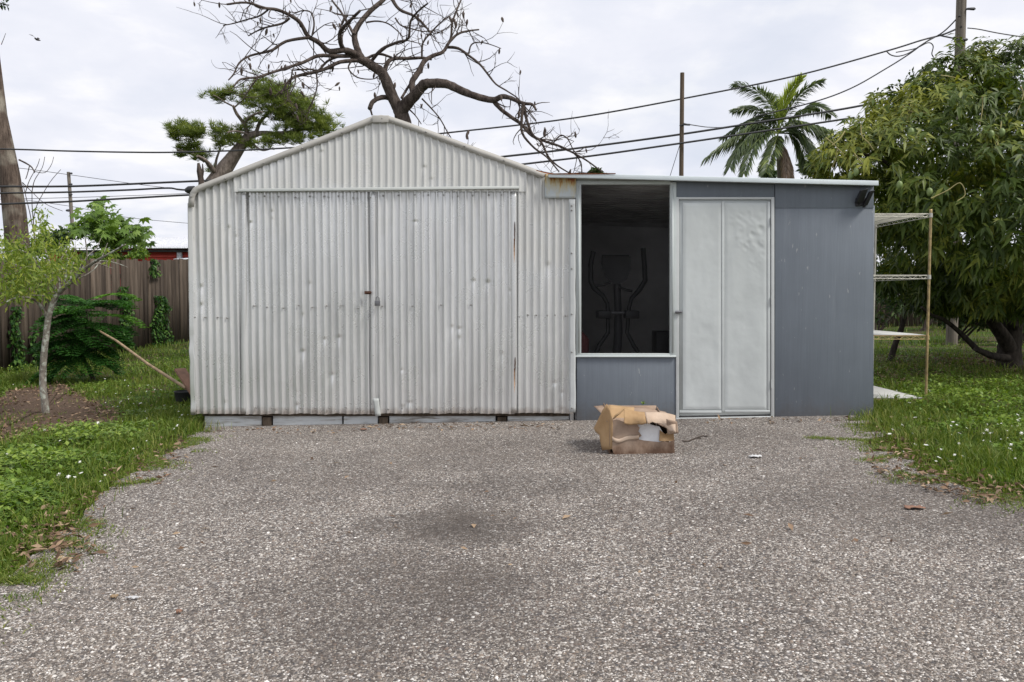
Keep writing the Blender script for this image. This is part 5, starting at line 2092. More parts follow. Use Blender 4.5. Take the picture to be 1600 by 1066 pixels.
for pp, w0, w1, dy in SB:
    o, r0 = limb(bb, pp, YS, rs(w0), rs(w1), dy, 7)
    tips_s.append(o)
bb.build("branches", M['sapbark'], sp_, smooth=True)
lf = MB()
cl = []
for (x, y, rx, ry, n) in ((45, 402, 52, 28, 230), (30, 440, 46, 24, 230), (66, 428, 40, 24, 170), (15, 385, 32, 24, 110), (66, 372, 22, 24, 70), (64, 345, 8, 18, 30), (98, 395, 24, 24, 60), (20, 460, 30, 12, 60), (-20, 420, 34, 35, 130), (112, 425, 16, 12, 26),
                          (122, 408, 14, 10, 22), (175, 398, 12, 8, 12), (62, 462, 20, 8, 30), (85, 420, 18, 16, 60)):
    px = x + rx * RNG.normal(size=n) * 0.5
    py = y + ry * RNG.normal(size=n) * 0.5
    yy = YS + 0.45 * RNG.normal(size=n)
    cl += [tuple(P(a, c, e)) for a, c, e in zip(px, py, yy)]
cl = np.array(cl)
k = 3
pos = np.repeat(cl, k, 0) + 0.03 * RNG.normal(size=(len(cl) * k, 3))
d = rand_dir(len(pos))
d[:, 2] -= 0.45
L = RNG.uniform(0.035, 0.068, len(pos))
add_leaves(lf, pos, d, rand_dir(len(pos), 0), L, L * 0.36, 0.25, 0.15, np.clip(0.5 + 0.25 * RNG.normal(size=len(pos)), 0, 1))
lf.build("crown", M['sapleaf'], sp_)

# ferny shrub
YF = 12.0
q = P(132, 0, YF)
fz = G(q.x, YF)
fs = thing("feathery_shrub", (q.x, YF, fz), "dark green feathery shrub with layered fronds before the fence", "shrub")
b = MB()
st_ = [Vector((q.x, YF, fz)), P(130, 560, YF), P(134, 525, YF), P(136, 480, YF)]
b.tube(st_, [0.03, 0.026, 0.022, 0.014], 7)
b.build("stem", M['twig'], fs)
ff = MB()
fp, fd, fu, fl_, fw_, ft_ = [], [], [], [], [], []
rach = MB()


def frond(p, d, L, npin, nleaf, pinL, tint):
    d = d.normalized()
    side = d.cross(Vector((0, 0, 1))).normalized()
    up = side.cross(d)
    pts = [p + d * (L * k / 8) + Vector((0, 0, 0.10 * L * math.sin(k / 8 * PI * 0.8) - 0.30 * L * (k / 8) ** 2)) for k in range(9)]
    rach.tube(pts, [0.006 * (1 - 0.7 * k / 8) for k in range(9)], 4, cap=False)
    for k in range(npin):
        u = 0.12 + 0.88 * k / npin
        i = min(7, int(u * 8))
        o = pts[i].lerp(pts[i + 1], u * 8 - i)
        pl = pinL * math.sin(PI * (0.15 + 0.80 * u)) ** 0.7
        for s in (-1, 1):
            pd = (side * s + d * 0.55 + up * 0.12).normalized()
            for m in range(nleaf):
                w_ = (m + 1) / nleaf
                q_ = o + pd * (pl * w_) - Vector((0, 0, 0.16 * pl * w_ * w_))
                for s2 in (-1, 1):
                    ld_ = (d * s2 + pd * 0.4 + Vector((0, 0, random.uniform(-.25, .15)))).normalized()
                    fp.append(tuple(q_))
                    fd.append(tuple(ld_))
                    fl_.append(0.046 * random.uniform(0.7, 1.2))
                    ft_.append(min(1, max(0, tint + random.gauss(0, 0.1))))


FR = [((134, 470), 26, 12, .72, .8), ((136, 480), -8, 10, .70, .45), ((136, 490), 200, 0, .6, .4), ((134, 500), 168, -6, .62, .35), ((134, 505), 335, -8, .70, .35), ((135, 495), 10, 0, .78, .75), ((134, 515), 350, -12, .62, .3),
      ((133, 540), 190, -14, .62, .25), ((132, 545), 170, -22, .60, .25), ((132, 545), 345, -16, .55, .25), ((131, 555), 10, -20, .5, .25), ((131, 555), 200, -30, .55, .3), ((133, 530), 230, -8, .60, .3), ((133, 530), 280, -6, .62, .25),
      ((134, 510), 250, 0, .62, .35), ((135, 490), 300, 2, .65, .4), ((135, 485), 270, 8, .55, .5), ((132, 550), 260, -20, .55, .2), ((132, 550), 300, -20, .55, .2), ((136, 478), 60, 10, .6, .5), ((136, 478), 130, 10, .6, .4),
      ((134, 475), 175, 18, .55, .5), ((134, 520), 20, -6, .6, .35), ((131, 565), 205, -10, .7, .6), ((133, 540), 320, -10, .65, .25), ((133, 525), 215, -6, .7, .3), ((134, 500), 235, 0, .7, .3), ((134, 515), 310, -6, .7, .3)]
for (pp, azd, el, L, tint) in FR:
    a, e = math.radians(azd), math.radians(el)
    p = P(pp[0], pp[1], YF)
    frond(p, Vector((math.cos(a) * math.cos(e), math.sin(a) * math.cos(e), math.sin(e))), L, 15, 9, 0.26, tint)
for _ in range(20):
    a, e = random.uniform(0, 2 * PI), math.radians(random.uniform(-25, 20))
    p = P(133, random.uniform(480, 560), YF)
    frond(p, Vector((math.cos(a) * math.cos(e), math.sin(a) * math.cos(e), math.sin(e))), random.uniform(.4, .72), 13, 9, 0.24, random.uniform(.1, .55))
fp = np.array(fp)
add_leaves(ff, fp, np.array(fd), np.array([0, 0, 1.0]) + 0.6 * RNG.normal(size=(len(fp), 3)), np.array(fl_), np.array(fl_) * 0.52, 0.1, 0.08, np.array(ft_))
ff.build("fronds", M['fern'], fs)
rach.build("leaf_stalks", M['fern'], fs)

# papaya-like tree over the fence
YA = 21.5
q = P(165, 0, YA)
az_ = G(q.x, YA)
pa = thing("lobed_leaf_tree", (q.x, YA, az_), "bright green tree with big lobed leaves rising over the board fence", "tree")
b = MB()
b.tube([Vector((q.x, YA, az_)), P(163, 420, YA), P(162, 385, YA), P(160, 350, YA), P(156, 325, YA)], [0.09, 0.08, 0.07, 0.055, 0.03], 8)
limb(b, [(162, 390), (180, 375), (200, 365), (215, 362)], YA, 0.04, 0.02, -.3, 6)
limb(b, [(162, 385), (148, 370), (135, 358), (122, 352)], YA, 0.035, 0.015, .2, 6)
b.build("trunk", M['polewood'], pa)
lf = MB()
lp, ldir, lup, ll, lw, lt_ = [], [], [], [], [], []
for (x, y, rx, ry, n) in ((155, 322, 16, 12, 34), (150, 340, 26, 14, 46), (170, 350, 30, 16, 60), (195, 356, 26, 14, 50), (215, 362, 20, 10, 34), (130, 352, 20, 10, 30), (185, 372, 30, 10, 40), (215, 378, 18, 7, 20), (155, 366, 30, 10, 40), (120, 360, 12, 8, 16), (175, 384, 24, 8, 24), (150, 400, 30, 8, 20), (190, 400, 18, 5, 10)):
    for _ in range(n):
        c_ = P(x + rx * random.gauss(0, .55), y + ry * random.gauss(0, .55), YA + random.gauss(0, 0.5))
        nrm = Vector((random.gauss(0, .5), random.gauss(-.6, .5), 1.0)).normalized()
        t0 = nrm.orthogonal().normalized()
        t1 = nrm.cross(t0)
        R_ = random.uniform(0.13, 0.24)
        tn = random.gauss(0.5, 0.18)
        a0 = random.uniform(0, 6.28)
        for k in range(7):
            a = a0 + (k - 3) * 0.75
            dd = t0 * math.cos(a) + t1 * math.sin(a) - nrm * 0.25
            lp.append(tuple(c_)); ldir.append(tuple(dd)); lup.append(tuple(nrm))
            ll.append(R_ * (1 - 0.09 * abs(k - 3))); lt_.append(tn)
ll = np.array(ll)
add_leaves(lf, np.array(lp), np.array(ldir), np.array(lup), ll, ll * 0.45, 0.15, 0.1, np.clip(np.array(lt_), 0, 1))
lf.build("crown", M['papaya'], pa)


def bush(name, x_, y_, n, box, label, cat, mat, L0, group=None, stem=True):
    """leafy clump: box of picture ellipses (px, py, rx, ry, count) round distance y_"""
    z_ = G(x_, y_)
    rt = thing(name, (x_, y_, z_), label, cat, group)
    b = MB()
    P_ = []
    for (x, y, rx, ry, c) in box:
        d = rand_dir(c)
        r = RNG.random(c) ** 0.4
        for dd, k in zip(d, r):
            v = P(x + rx * dd[0] * k, y + ry * dd[2] * k, y_ + S(rx, y_) * dd[1] * k * 0.8)
            P_.append((v.x, v.y, max(v.z, z_ + 0.02)))
    P_ = np.array(P_)
    d = rand_dir(len(P_))
    L = RNG.uniform(0.6, 1.3, len(P_)) * L0
    add_leaves(b, P_, d, rand_dir(len(P_), 0), L, L * 0.45, 0.2, 0.12)
    b.build("foliage", mat, rt)
    b = MB()
    for _ in range(5):
        p = P_[random.randrange(len(P_))]
        b.tube([Vector((x_ + random.gauss(0, .05), y_ + random.gauss(0, .05), z_ - 0.02)), Vector(p).lerp(Vector((x_, y_, z_)), 0.4), Vector(p)], [0.03, 0.018, 0.006], 5)
    b.build("stem", M['twig'], rt)
    return rt


q = P(85, 0, 34)
bush("far_bush", q.x, 34, 0, [(80, 378, 26, 16, 700), (100, 368, 16, 12, 300), (60, 385, 16, 12, 200)], "dull green bush far behind the fence near the small pole", "bush", M['bush'], 0.22)
q = P(220, 0, 20.2)
bush("fence_top_bush", q.x, 20.2, 0, [(215, 398, 18, 6, 160), (150, 405, 14, 8, 160), (222, 394, 8, 4, 50), (120, 412, 14, 16, 160)], "low green growth spilling over the fence top near the red building", "bush", M['papaya'], 0.12)
q = P(1110, 0, 60)
for (px, rx, ry, py, lab) in ((1195, 10, 7, 266, "far treetop just left of the palm trunk above the lean-to roof"), (1262, 14, 10, 262, "far dark treetop between the palm trunk and the mango tree"), (930, 8, 3, 268, "tiny far treetop above the rusted roof edge")):
    q = P(px, 0, 55)
    bush("distant_tree", q.x, 55, 0, [(px, py, rx, ry, 260), (px + rx, py + 6, rx, ry, 200), (px, py + 40, rx, 40, 200)], lab, "tree", M['bush'], 0.32, "trees far beyond the lean-to")

# ------------------------------------------------------------------ far red building
rb_x0, rb_x1 = P(60, 0, 42).x, P(330, 0, 42).x
rbt = thing("red_building", ((rb_x0 + rb_x1) / 2, 42, G(rb_x0, 42)), "long red building with white metal roof far behind the fence", "building")
ze = P(0, 389, 42).z
zr = P(0, 372, 47).z
zg_ = G(rb_x0, 42)
b = MB()
b.box((rb_x0, 42.3, zg_ - 0.1), (rb_x1, 52, ze - 0.05))
b.build("wall", M['redwall'], rbt)
b = MB()
V = []
n = 160
for k in range(n + 1):
    x = rb_x0 - 0.4 + (rb_x1 - rb_x0 + 0.8) * k / n
    dz = 0.03 * (k % 2)
    V += [(x, 41.6, ze + dz), (x, 47, zr + dz), (x, 52.4, ze + dz)]
b.add(V, [q_ for k in range(n) for q_ in ([k * 3, k * 3 + 3, k * 3 + 4, k * 3 + 1], [k * 3 + 1, k * 3 + 4, k * 3 + 5, k * 3 + 2])])
b.build("roof", M['roofwhite'], rbt, solid=0.04)
for px in (75, 131, 202, 271, 330):
    x = P(px, 0, 42).x
    b = MB()
    b.box((x - 0.11, 42.0, zg_), (x + 0.11, 42.2, ze - 0.17))
    b.build("post", M['roofwhite'] if px in (131, 271) else M['redwall'], rbt)
b = MB()
b.box((rb_x0, 41.9, ze - 0.16), (rb_x1, 41.98, ze - 0.06))
b.build("dark_fascia", M['dark'], rbt)
b = MB()
b.box((rb_x0, 42.24, ze - 0.42), (rb_x1, 42.29, ze - 0.30))
b.build("wall_band", M['redwall'], rbt)
xa, xb_ = P(262, 0, 38).x, P(292, 0, 38).x
aw = MB()
aw.hexa([Vector((xa, 38, P(0, 406, 38).z)), Vector((xb_, 38, P(0, 406, 38).z)), Vector((xb_, 38, P(0, 404.5, 38).z)), Vector((xa, 38, P(0, 404.5, 38).z))],
        [Vector((xa + .3, 40, P(0, 400, 38).z)), Vector((xb_, 40, P(0, 400, 38).z)), Vector((xb_, 40, P(0, 399, 38).z)), Vector((xa + .3, 40, P(0, 399, 38).z))])
aw.box((xa + 0.1, 38.3, G(xa, 38)), (xb_, 39.8, P(0, 405.5, 38).z))
tag(aw.build("small_white_shed", M['roofwhite']), "small white roofed shed peeping over the fence beside the metal shed", "shed")

# ------------------------------------------------------------------ poles and cables
def pole(name, px, py_top, Y, w0, w1, mat, label, lean_px=0, ins=()):
    q = P(px + lean_px, 0, Y)
    z0 = G(q.x, Y)
    rt = thing(name, (q.x, Y, z0), label, "pole")
    b = MB()
    t_ = P(px, py_top, Y)
    b.tube([Vector((q.x, Y, z0 - 0.2)), Vector((q.x, Y, z0)).lerp(t_, 0.5), t_], [S(w1, Y) / 2, S((w0 + w1) / 2, Y) / 2, S(w0, Y) / 2], 12, rough=0.02)
    b.build("post", mat, rt, smooth=True)
    for (ix, iy, r) in ins:
        m = MB()
        c_ = P(ix, iy, Y - 0.1)
        m.tube([c_ + Vector((-0.06, 0.1, 0)), c_, c_ + Vector((0.12, 0, 0)), c_ + Vector((0.15, 0, 0))], [S(r, Y) * .5, S(r, Y) * .7, S(r, Y), S(r, Y) * .4], 8)
        m.build("insulator", M['dark'], rt)
    return rt


pole("utility_pole", 1504, -60, 16.5, 14, 17, M['polewood'], "thick grey utility pole rising from behind the mango tree", -2, ((1512, 14, 2.5), (1500, 62, 2.5)))
pole("utility_pole", 1066, 114, 17.5, 6.5, 8.0, M['polebrown'], "plain brown wooden pole standing behind the grey lean-to", 2, ((1068, 195, 1.6),))
pole("utility_pole", 107, 269, 46, 5, 6.5, M['polewood'], "slim far utility pole behind the fence near the giant trunk", 2, ((109, 271, 1.5), (109, 288, 1.5), (109, 304, 1.5), (104, 329, 2.2)))
pole("utility_pole", 6, 364, 90, 1.5, 2, M['polewood'], "tiny distant pole at the far left edge", 0)


def cable(pts, wpx, label, Ys=None, sleeve=None):
    n = len(pts)
    Ys = Ys or [18] * n
    P3 = [P(x, y, Ys[i]) for i, (x, y) in enumerate(pts)]
    out = []
    for i in range(n - 1):
        p0, p1, p2, p3 = P3[max(0, i - 1)], P3[i], P3[i + 1], P3[min(n - 1, i + 2)]
        for s in range(6):
            u = s / 6
            out.append(0.5 * ((2 * p1) + (p2 - p0) * u + (2 * p0 - 5 * p1 + 4 * p2 - p3) * u * u + (3 * p1 - p0 - 3 * p2 + p3) * u ** 3))
    out.append(P3[-1])
    b = MB()
    b.tube(out, S(wpx, np.mean(Ys)) / 2, 6)
    o = b.build("overhead_cable", M['cable'], smooth=True)
    return tag(o, label, "cable", "overhead cables")


cable([(-700, 222), (-300, 228), (0, 233), (100, 236), (200, 238), (280, 238), (400, 234), (520, 226), (705, 207), (900, 184), (1100, 148), (1250, 117), (1385, 80), (1440, 63), (1474, 54), (1502, 42)], 2.6, "topmost cable running the whole width above the shed", [18.4] * 15 + [16.4])
cable([(-700, 288), (-300, 290), (0, 291.5), (90, 291.5), (150, 290), (230, 286.5), (310, 283), (450, 277), (620, 263), (785, 245), (900, 232), (1050, 212), (1200, 189), (1320, 170), (1405, 153)], 3.4, "thick cable crossing above the rusted roof corner, upper of two", [17.8] * 15)
cable([(-700, 310), (-300, 307), (0, 302), (100, 300.5), (200, 297), (262, 294), (290, 297), (400, 300), (600, 290)], 3.0, "cable ending in the middle at the shed's left shoulder", [17.6] * 9)
cable([(-700, 340), (-300, 330), (0, 319), (100, 315.5), (200, 310), (290, 305), (450, 297), (650, 277), (815, 257), (930, 243), (1050, 226), (1200, 204), (1335, 184)], 3.2, "lowest thick cable crossing above the lean-to roof", [17.4] * 13)
cable([(1180, 182), (1270, 160), (1330, 138), (1385, 107), (1420, 85), (1445, 67), (1474, 50), (1500, 24)], 2.2, "sagging cable climbing steeply to the utility pole", [17.0] * 7 + [16.4])
cable([(1385, 80), (1392, 86), (1404, 88), (1420, 83), (1440, 70), (1456, 60), (1470, 55)], 1.8, "looped slack cable under the junction near the utility pole", [17.3] * 7)
cable([(1400, 82), (1430, 76), (1450, 67), (1458, 72), (1456, 84), (1459, 90)], 1.6, "short dropping cable loop near the utility pole", [17.2] * 6)
cable([(1466, 55), (1480, 58), (1490, 60), (1502, 62)], 2.6, "short thick cable end clamped on the utility pole", [17.0, 16.8, 16.6, 16.4])
cable([(1512, 44), (1530, 46), (1560, 52), (1600, 58), (1680, 68)], 1.6, "thin cable leaving the utility pole to the right", [16.5, 16.6, 16.8, 17, 17])
cable([(1068, 193), (1085, 196), (1110, 199), (1140, 198), (1210, 190)], 1.2, "thin wire from the brown pole into the palm", [17.4, 18, 20, 24, 32])
cable([(1066, 214), (1058, 240), (1047, 275)], 1.0, "thin guy wire slanting down from the brown pole", [17.4] * 3)
cable([(-60, 260), (20, 262), (107, 273), (230, 290), (330, 300)], 0.9, "faint high wire through the slim far pole", [46] * 5)
cable([(-60, 312), (20, 311), (107, 309), (200, 306), (330, 301)], 0.9, "faint low wire through the slim far pole", [46] * 5)
cable([(-60, 300), (107, 322), (200, 340), (330, 352)], 0.8, "faint sagging wire low behind the slim far pole", [47] * 4)

# bird
bp = P(58, 62, 60)
b = MB()
b.tube([bp + Vector((-0.20, 0, 0.10)), bp + Vector((-0.08, 0, 0.03)), bp, bp + Vector((0.12, 0, -0.04)), bp + Vector((0.24, 0, -0.07))], [0.01, 0.06, 0.075, 0.05, 0.012], 8)
b.add([tuple(bp + Vector(v)) for v in ((-0.06, 0, 0.05), (0.08, 0, 0.0), (-0.06, -0.35, 0.12), (-0.26, -0.55, 0.2), (-0.16, -0.3, 0.22))], [[0, 1, 2], [0, 2, 4], [4, 2, 3]])
b.add([tuple(bp + Vector(v)) for v in ((-0.06, 0, 0.05), (0.08, 0, 0.0), (0.0, 0.35, 0.16), (-0.22, 0.55, 0.3), (-0.14, 0.3, 0.24))], [[0, 1, 2], [0, 2, 4], [4, 2, 3]])
tag(b.build("bird", M['feather'], solid=0.01), "dark bird gliding in the sky at upper left", "bird")

# ------------------------------------------------------------------ palm
YM = 30.0
q = P(1222, 0, YM)
mz = G(q.x, YM)
pm = thing("palm_tree", (q.x, YM, mz), "feather palm with one upright yellow green spear behind the lean-to", "palm")
b = MB()
cr = P(1216, 214, YM)
b.tube([Vector((q.x, YM, mz - 0.1)), Vector((q.x, YM, mz + 2)), P(1222, 300, YM), P(1220, 250, YM), cr], [S(20, YM) / 2, S(17, YM) / 2, S(13, YM) / 2, S(13, YM) / 2, S(11, YM) / 2], 12, rough=0.03)
b.build("trunk", M['polewood'], pm, smooth=True)


def pfrond(pp, dY, tint, Lw, mat='palm', name="frond", hang=0.55, n=56):
    b = MB()
    pts = [P(x, y, YM + dY * (i / (len(pp) - 1)) ** 1.2) for i, (x, y) in enumerate(pp)]
    out = []
    m = len(pts)
    for i in range(m - 1):
        p0, p1, p2, p3 = pts[max(0, i - 1)], pts[i], pts[i + 1], pts[min(m - 1, i + 2)]
        for s in range(8):
            u = s / 8
            out.append(0.5 * ((2 * p1) + (p2 - p0) * u + (2 * p0 - 5 * p1 + 4 * p2 - p3) * u * u + (3 * p1 - p0 - 3 * p2 + p3) * u ** 3))
    out.append(pts[-1])
    K = len(out)
    b.tube(out, [0.028 * (1 - 0.85 * i / (K - 1)) + 0.003 for i in range(K)], 5, tint=min(1, tint + 0.25), cap=False)
    ps_, ds_, ls_ = [], [], []
    for j in range(n):
        u = 0.14 + 0.85 * j / n
        i = min(K - 2, int(u * (K - 1)))
        o = out[i].lerp(out[i + 1], u * (K - 1) - i)
        d = (out[i + 1] - out[i]).normalized()
        sd_ = d.cross(Vector((0, 0.25, 1))).normalized()
        up = sd_.cross(d)
        hang_ = hang * 0.6
        L = 0.8 * Lw * math.sin(PI * min(0.97, 0.22 + 0.72 * u)) ** 0.6
        for s in (-1, 1):
            for rr_ in range(2):
                v = (sd_ * s * (0.8 if hang > 0.1 else 0.42) + d * (0.75 if hang > 0.1 else 1.0) + up * random.uniform(-0.1, 0.45) + Vector((0, random.gauss(0, .25), -hang_ * 0.5))).normalized()
                ps_.append(tuple(o)); ds_.append(tuple(v)); ls_.append(L * random.uniform(0.8, 1.1))
    ls_ = np.array(ls_)
    N = len(ls_)
    add_leaves(b, np.array(ps_), np.array(ds_), np.array([0, -1.0, 0.6]) + 0.3 * RNG.normal(size=(N, 3)), ls_, 0.055, hang * 0.7, 0.05, np.clip(tint + 0.13 * RNG.normal(size=N), 0, 1))
    return b.build(name, M[mat], pm)


C0 = (1216, 208)
for (pp, dY, tint, Lw, hang) in (
        ([C0, (1222, 175), (1235, 145), (1252, 122)], -1.2, 1.0, .75, .05),
        ([C0, (1205, 165), (1180, 140), (1148, 130)], -.4, .38, .75, .5), ([C0, (1198, 180), (1172, 168), (1146, 172)], .8, .4, .7, .6),
        ([C0, (1232, 172), (1256, 142), (1286, 126)], -.3, .42, .8, .5), ([C0, (1250, 175), (1275, 165), (1300, 180)], .9, .35, .75, .6),
        ([C0, (1180, 195), (1145, 215), (1100, 250)], -.3, .42, .8, .7), ([C0, (1185, 205), (1155, 230), (1140, 262)], -1.3, .35, .8, .7),
        ([C0, (1196, 210), (1176, 230), (1162, 272)], -1.6, .42, .8, .6), ([C0, (1250, 198), (1280, 205), (1302, 235)], -.6, .38, .8, .7),
        ([C0, (1245, 205), (1265, 225), (1280, 262)], -1.2, .32, .75, .6), ([C0, (1200, 185), (1170, 190), (1130, 215)], 1.0, .3, .8, .7),
        ([C0, (1238, 190), (1262, 192), (1300, 205)], -1.4, .48, .75, .7), ([C0, (1212, 220), (1203, 245), (1196, 270)], -1.6, .45, .7, .5),
        ([C0, (1215, 170), (1206, 150), (1192, 142)], 1.4, .35, .6, .5), ([C0, (1242, 212), (1256, 235), (1262, 265)], .5, .3, .7, .6), ([C0, (1190, 200), (1165, 215), (1150, 245)], 1.2, .3, .7, .6)):
    pfrond(pp, dY, tint, Lw, hang=hang)
pfrond([(1220, 222), (1229, 238), (1234, 256), (1237, 282)], -.5, .5, .35, 'deadfrond', "dry_frond", 1.0, 60)
pfrond([(1219, 222), (1226, 240), (1228, 262), (1228, 288)], -.9, .6, .35, 'deadfrond', "dry_frond", 1.0, 50)

# ------------------------------------------------------------------ mango tree
tbp = Pg(1577, 577)
YG = tbp.y
mg = thing("mango_tree", tbp, "big dense mango tree with drooping leaves and green fruit at right", "tree")
b = MB()
rg = lambda px: S(px, YG) / 2
limb(b, [(1578, 582), (1577, 560), (1578, 535), (1582, 510), (1590, 480), (1600, 440), (1610, 380)], YG, rg(42), rg(20), 0.3, 12, 0.06)
for pp, w0, w1, dy in (([(1578, 545), (1560, 515), (1540, 490), (1520, 472), (1495, 455)], 24, 10, -.5), ([(1525, 545), (1500, 520), (1475, 500), (1455, 492), (1440, 480)], 9, 4, -.5),
                       ([(1575, 560), (1550, 556), (1525, 545)], 12, 9, -.2), ([(1540, 490), (1500, 440), (1470, 400), (1440, 370), (1400, 340)], 14, 6, -.8),
                       ([(1600, 440), (1560, 380), (1530, 320), (1500, 260), (1480, 200)], 15, 5, -.3), ([(1605, 400), (1640, 330), (1660, 250)], 15, 6, 0.2), ([(1610, 380), (1590, 300), (1570, 200), (1560, 120)], 14, 4, .6),
                       ([(1500, 440), (1460, 380), (1420, 300), (1380, 250), (1330, 240)], 10, 4, -.4), ([(1582, 510), (1640, 460), (1690, 420)], 16, 7, .3), ([(1560, 380), (1480, 300), (1430, 220), (1420, 160)], 9, 3, .4)):
    limb(b, pp, YG if w0 > 13 else YG - 0.4, rg(w0), rg(w1), dy, 8)
b.build("trunk", M['mangobark'], mg, smooth=True)
BL = [(1312, 246, 10.6, .38), (1345, 232, 10.7, .46), (1400, 198, 11.0, .50), (1385, 152, 11.6, .30), (1438, 160, 11.2, .52), (1484, 124, 11.5, .50), (1540, 108, 11.6, .48), (1595, 116, 11.6, .55), (1650, 110, 11.6, .8), (1700, 170, 11.4, 1.0),
      (1305, 272, 10.5, .32), (1350, 285, 10.3, .62), (1410, 262, 10.2, .8), (1470, 215, 10.4, .9), (1540, 190, 10.4, .9), (1610, 200, 10.3, .9), (1680, 260, 10.2, 1.0), (1440, 318, 10.0, .6), (1395, 320, 10.6, .5), (1500, 290, 9.9, .8),
      (1565, 280, 9.7, .8), (1630, 300, 9.7, .9), (1480, 360, 10.1, .55), (1535, 355, 9.8, .65), (1590, 350, 9.5, .7), (1650, 380, 9.8, .9), (1450, 395, 10.8, .45), (1510, 425, 10.9, .45), (1570, 430, 10.8, .5), (1620, 430, 10.4, .7),
      (1440, 230, 12.6, .9), (1520, 250, 13, 1.2), (1600, 260, 13.4, 1.4), (1480, 340, 12.8, 1.0), (1570, 350, 13.2, 1.2), (1660, 330, 13, 1.4), (1400, 290, 12.2, .7), (1420, 375, 12.4, .7), (1560, 180, 12.6, 1.0), (1620, 190, 13.0, 1.2), (1480, 200, 12.6, .8), (1540, 300, 12.2, 1.0), (1620, 330, 12.2, 1.0), (1470, 300, 11.8, .8), (1500, 410, 13.4, .9), (1590, 430, 14.0, .9),
      (1400, 420, 12.0, .35), (1470, 470, 13.8, .5), (1545, 470, 14.4, .5), (1690, 450, 11.5, .9), (1500, 470, 12.6, .4), (1545, 440, 10.4, .5), (1600, 450, 10.3, .5), (1470, 430, 10.9, .4), (1460, 468, 11.7, .32), (1700, 490, 10.6, .8), (1780, 400, 10.4, 1.2), (1770, 250, 10.4, 1.3), (1820, 500, 11.0, 1.0), (1680, 470, 12.5, .9), (1760, 120, 11.2, 1.2), (1640, 470, 11.6, .5), (1505, 500, 12.6, .3), (1490, 440, 11.3, .4), (1450, 440, 12.0, .4), (1620, 480, 12.4, .6), (1560, 460, 13.2, .5), (1530, 345, 11.6, 1.1), (1590, 250, 11.6, 1.3), (1490, 270, 11.5, 1.0)]
bc = np.array([tuple(P(x, y, Y)) for x, y, Y, r in BL])
brad = np.array([r for *_, r in BL])
wc, wdir, wt = [], [], []
for i, (c_, r) in enumerate(zip(bc, brad)):
    n = int(290 * r ** 1.6) + 40
    if BL[i][2] > 11.9:
        n = int(n * 0.75)
    d = rand_dir(n)
    pos = c_ + d * r * (RNG.random(n)[:, None] ** 0.30) * np.array([1, 1, 0.85]) * (1 + 0.12 * RNG.normal(size=(n, 1)))
    dd = np.linalg.norm((pos[:, None] - bc[None]) / np.array([1, 1, .85]), axis=2) / brad[None]
    dd[:, i] = 9
    keep = dd.min(1) > 0.62
    pos, d = pos[keep], d[keep]
    wc.append(pos)
    wdir.append(norm(d + np.array([0, -0.15, 0.35])))
wc = np.concatenate(wc)
wdir = np.concatenate(wdir)
keep = wc[:, 2] > 0.95
# boughs: the outer leaves gather in hanging bunches with dark gaps between
nz3 = 0.5 * vnoise(wc[:, 0] * 2.1 + wc[:, 1] * 1.3, wc[:, 2] * 2.4 + wc[:, 1] * 0.9, 71) + 0.5 * vnoise(wc[:, 0] * 4.6 + wc[:, 1] * 2.0, wc[:, 2] * 5.0 - wc[:, 1] * 1.5, 72)
keep &= (nz3 > 0.43) | (RNG.random(len(wc)) < 0.10)
# nothing grows into the lean-to or the shelf unit
keep &= ~((wc[:, 0] < 3.55) & (wc[:, 1] < 11.0) & (wc[:, 2] < 2.35))
keep &= ~((wc[:, 0] < 4.3) & (wc[:, 1] < 9.7))
wc, wdir = wc[keep], wdir[keep]
lf = MB()
for k in range(11):
    n = len(wc)
    a = rand_dir(n)
    side = norm(a - (a * wdir).sum(1, keepdims=True) * wdir)
    op = RNG.uniform(0.1, 1.0, n)[:, None]
    d = norm(side * (0.75 + 0.45 * op) + wdir * 0.55 + np.array([0, 0, -0.36]))
    L = RNG.uniform(0.08, 0.158, n)
    base_t = 0.46 + 0.50 * (vnoise(wc[:, 0] * 2.2, wc[:, 2] * 2.2 + wc[:, 1], 3) - 0.5) + 0.15 * (vnoise(wc[:, 0] * 9, wc[:, 2] * 9 + wc[:, 1] * 4, 6) - 0.5)
    yl = np.exp(-((wc[:, 0] - 4.4) / 1.2) ** 2) * 0.16
    tint = np.clip(base_t + yl + 0.13 * RNG.normal(size=n), 0, 1)
    add_leaves(lf, wc + 0.025 * RNG.normal(size=(n, 3)), d, wdir + 0.3 * RNG.normal(size=(n, 3)), L, L * 0.29, 0.34 + 0.25 * RNG.random(), 0.16, tint)
lf.build("crown", M['mango'], mg)
print("mango whorls", len(wc))
for (x, y, Y, pts) in ((1410, 165, 10.0, [(0, 0), (10, 8), (22, 10), (40, 12)]), (1470, 118, 10.6, [(0, 0), (20, 3), (42, 9)]), (1345, 195, 9.9, [(0, 0), (2, 18), (12, 28), (20, 40)]), (1535, 150, 9.6, [(0, 0), (0, 20), (-4, 46)]),
                       (1595, 135, 9.6, [(0, 0), (4, 12), (0, 26), (-8, 46)]), (1335, 240, 9.8, [(0, 0), (8, 10), (14, 18)]), (1500, 290, 9.1, [(-45, 20), (-20, 8), (0, -4), (8, 14), (-4, 24)]), (1320, 205, 10.0, [(0, 0), (-8, 12), (-20, 22)]),
                       (1565, 190, 9.4, [(0, 0), (-3, 18), (-8, 40)]), (1290, 215, 10.1, [(0, 0), (12, 10), (30, 28)]), (1300, 262, 9.9, [(0, 0), (6, -14), (8, -30)])):
    st = MB()
    limb(st, [(x + a, y + c) for a, c in pts], Y, 0.008, 0.004, -0.1, 5)
    st.build("flower_stalk", M['stalk'], mg, smooth=True)
fr0 = None
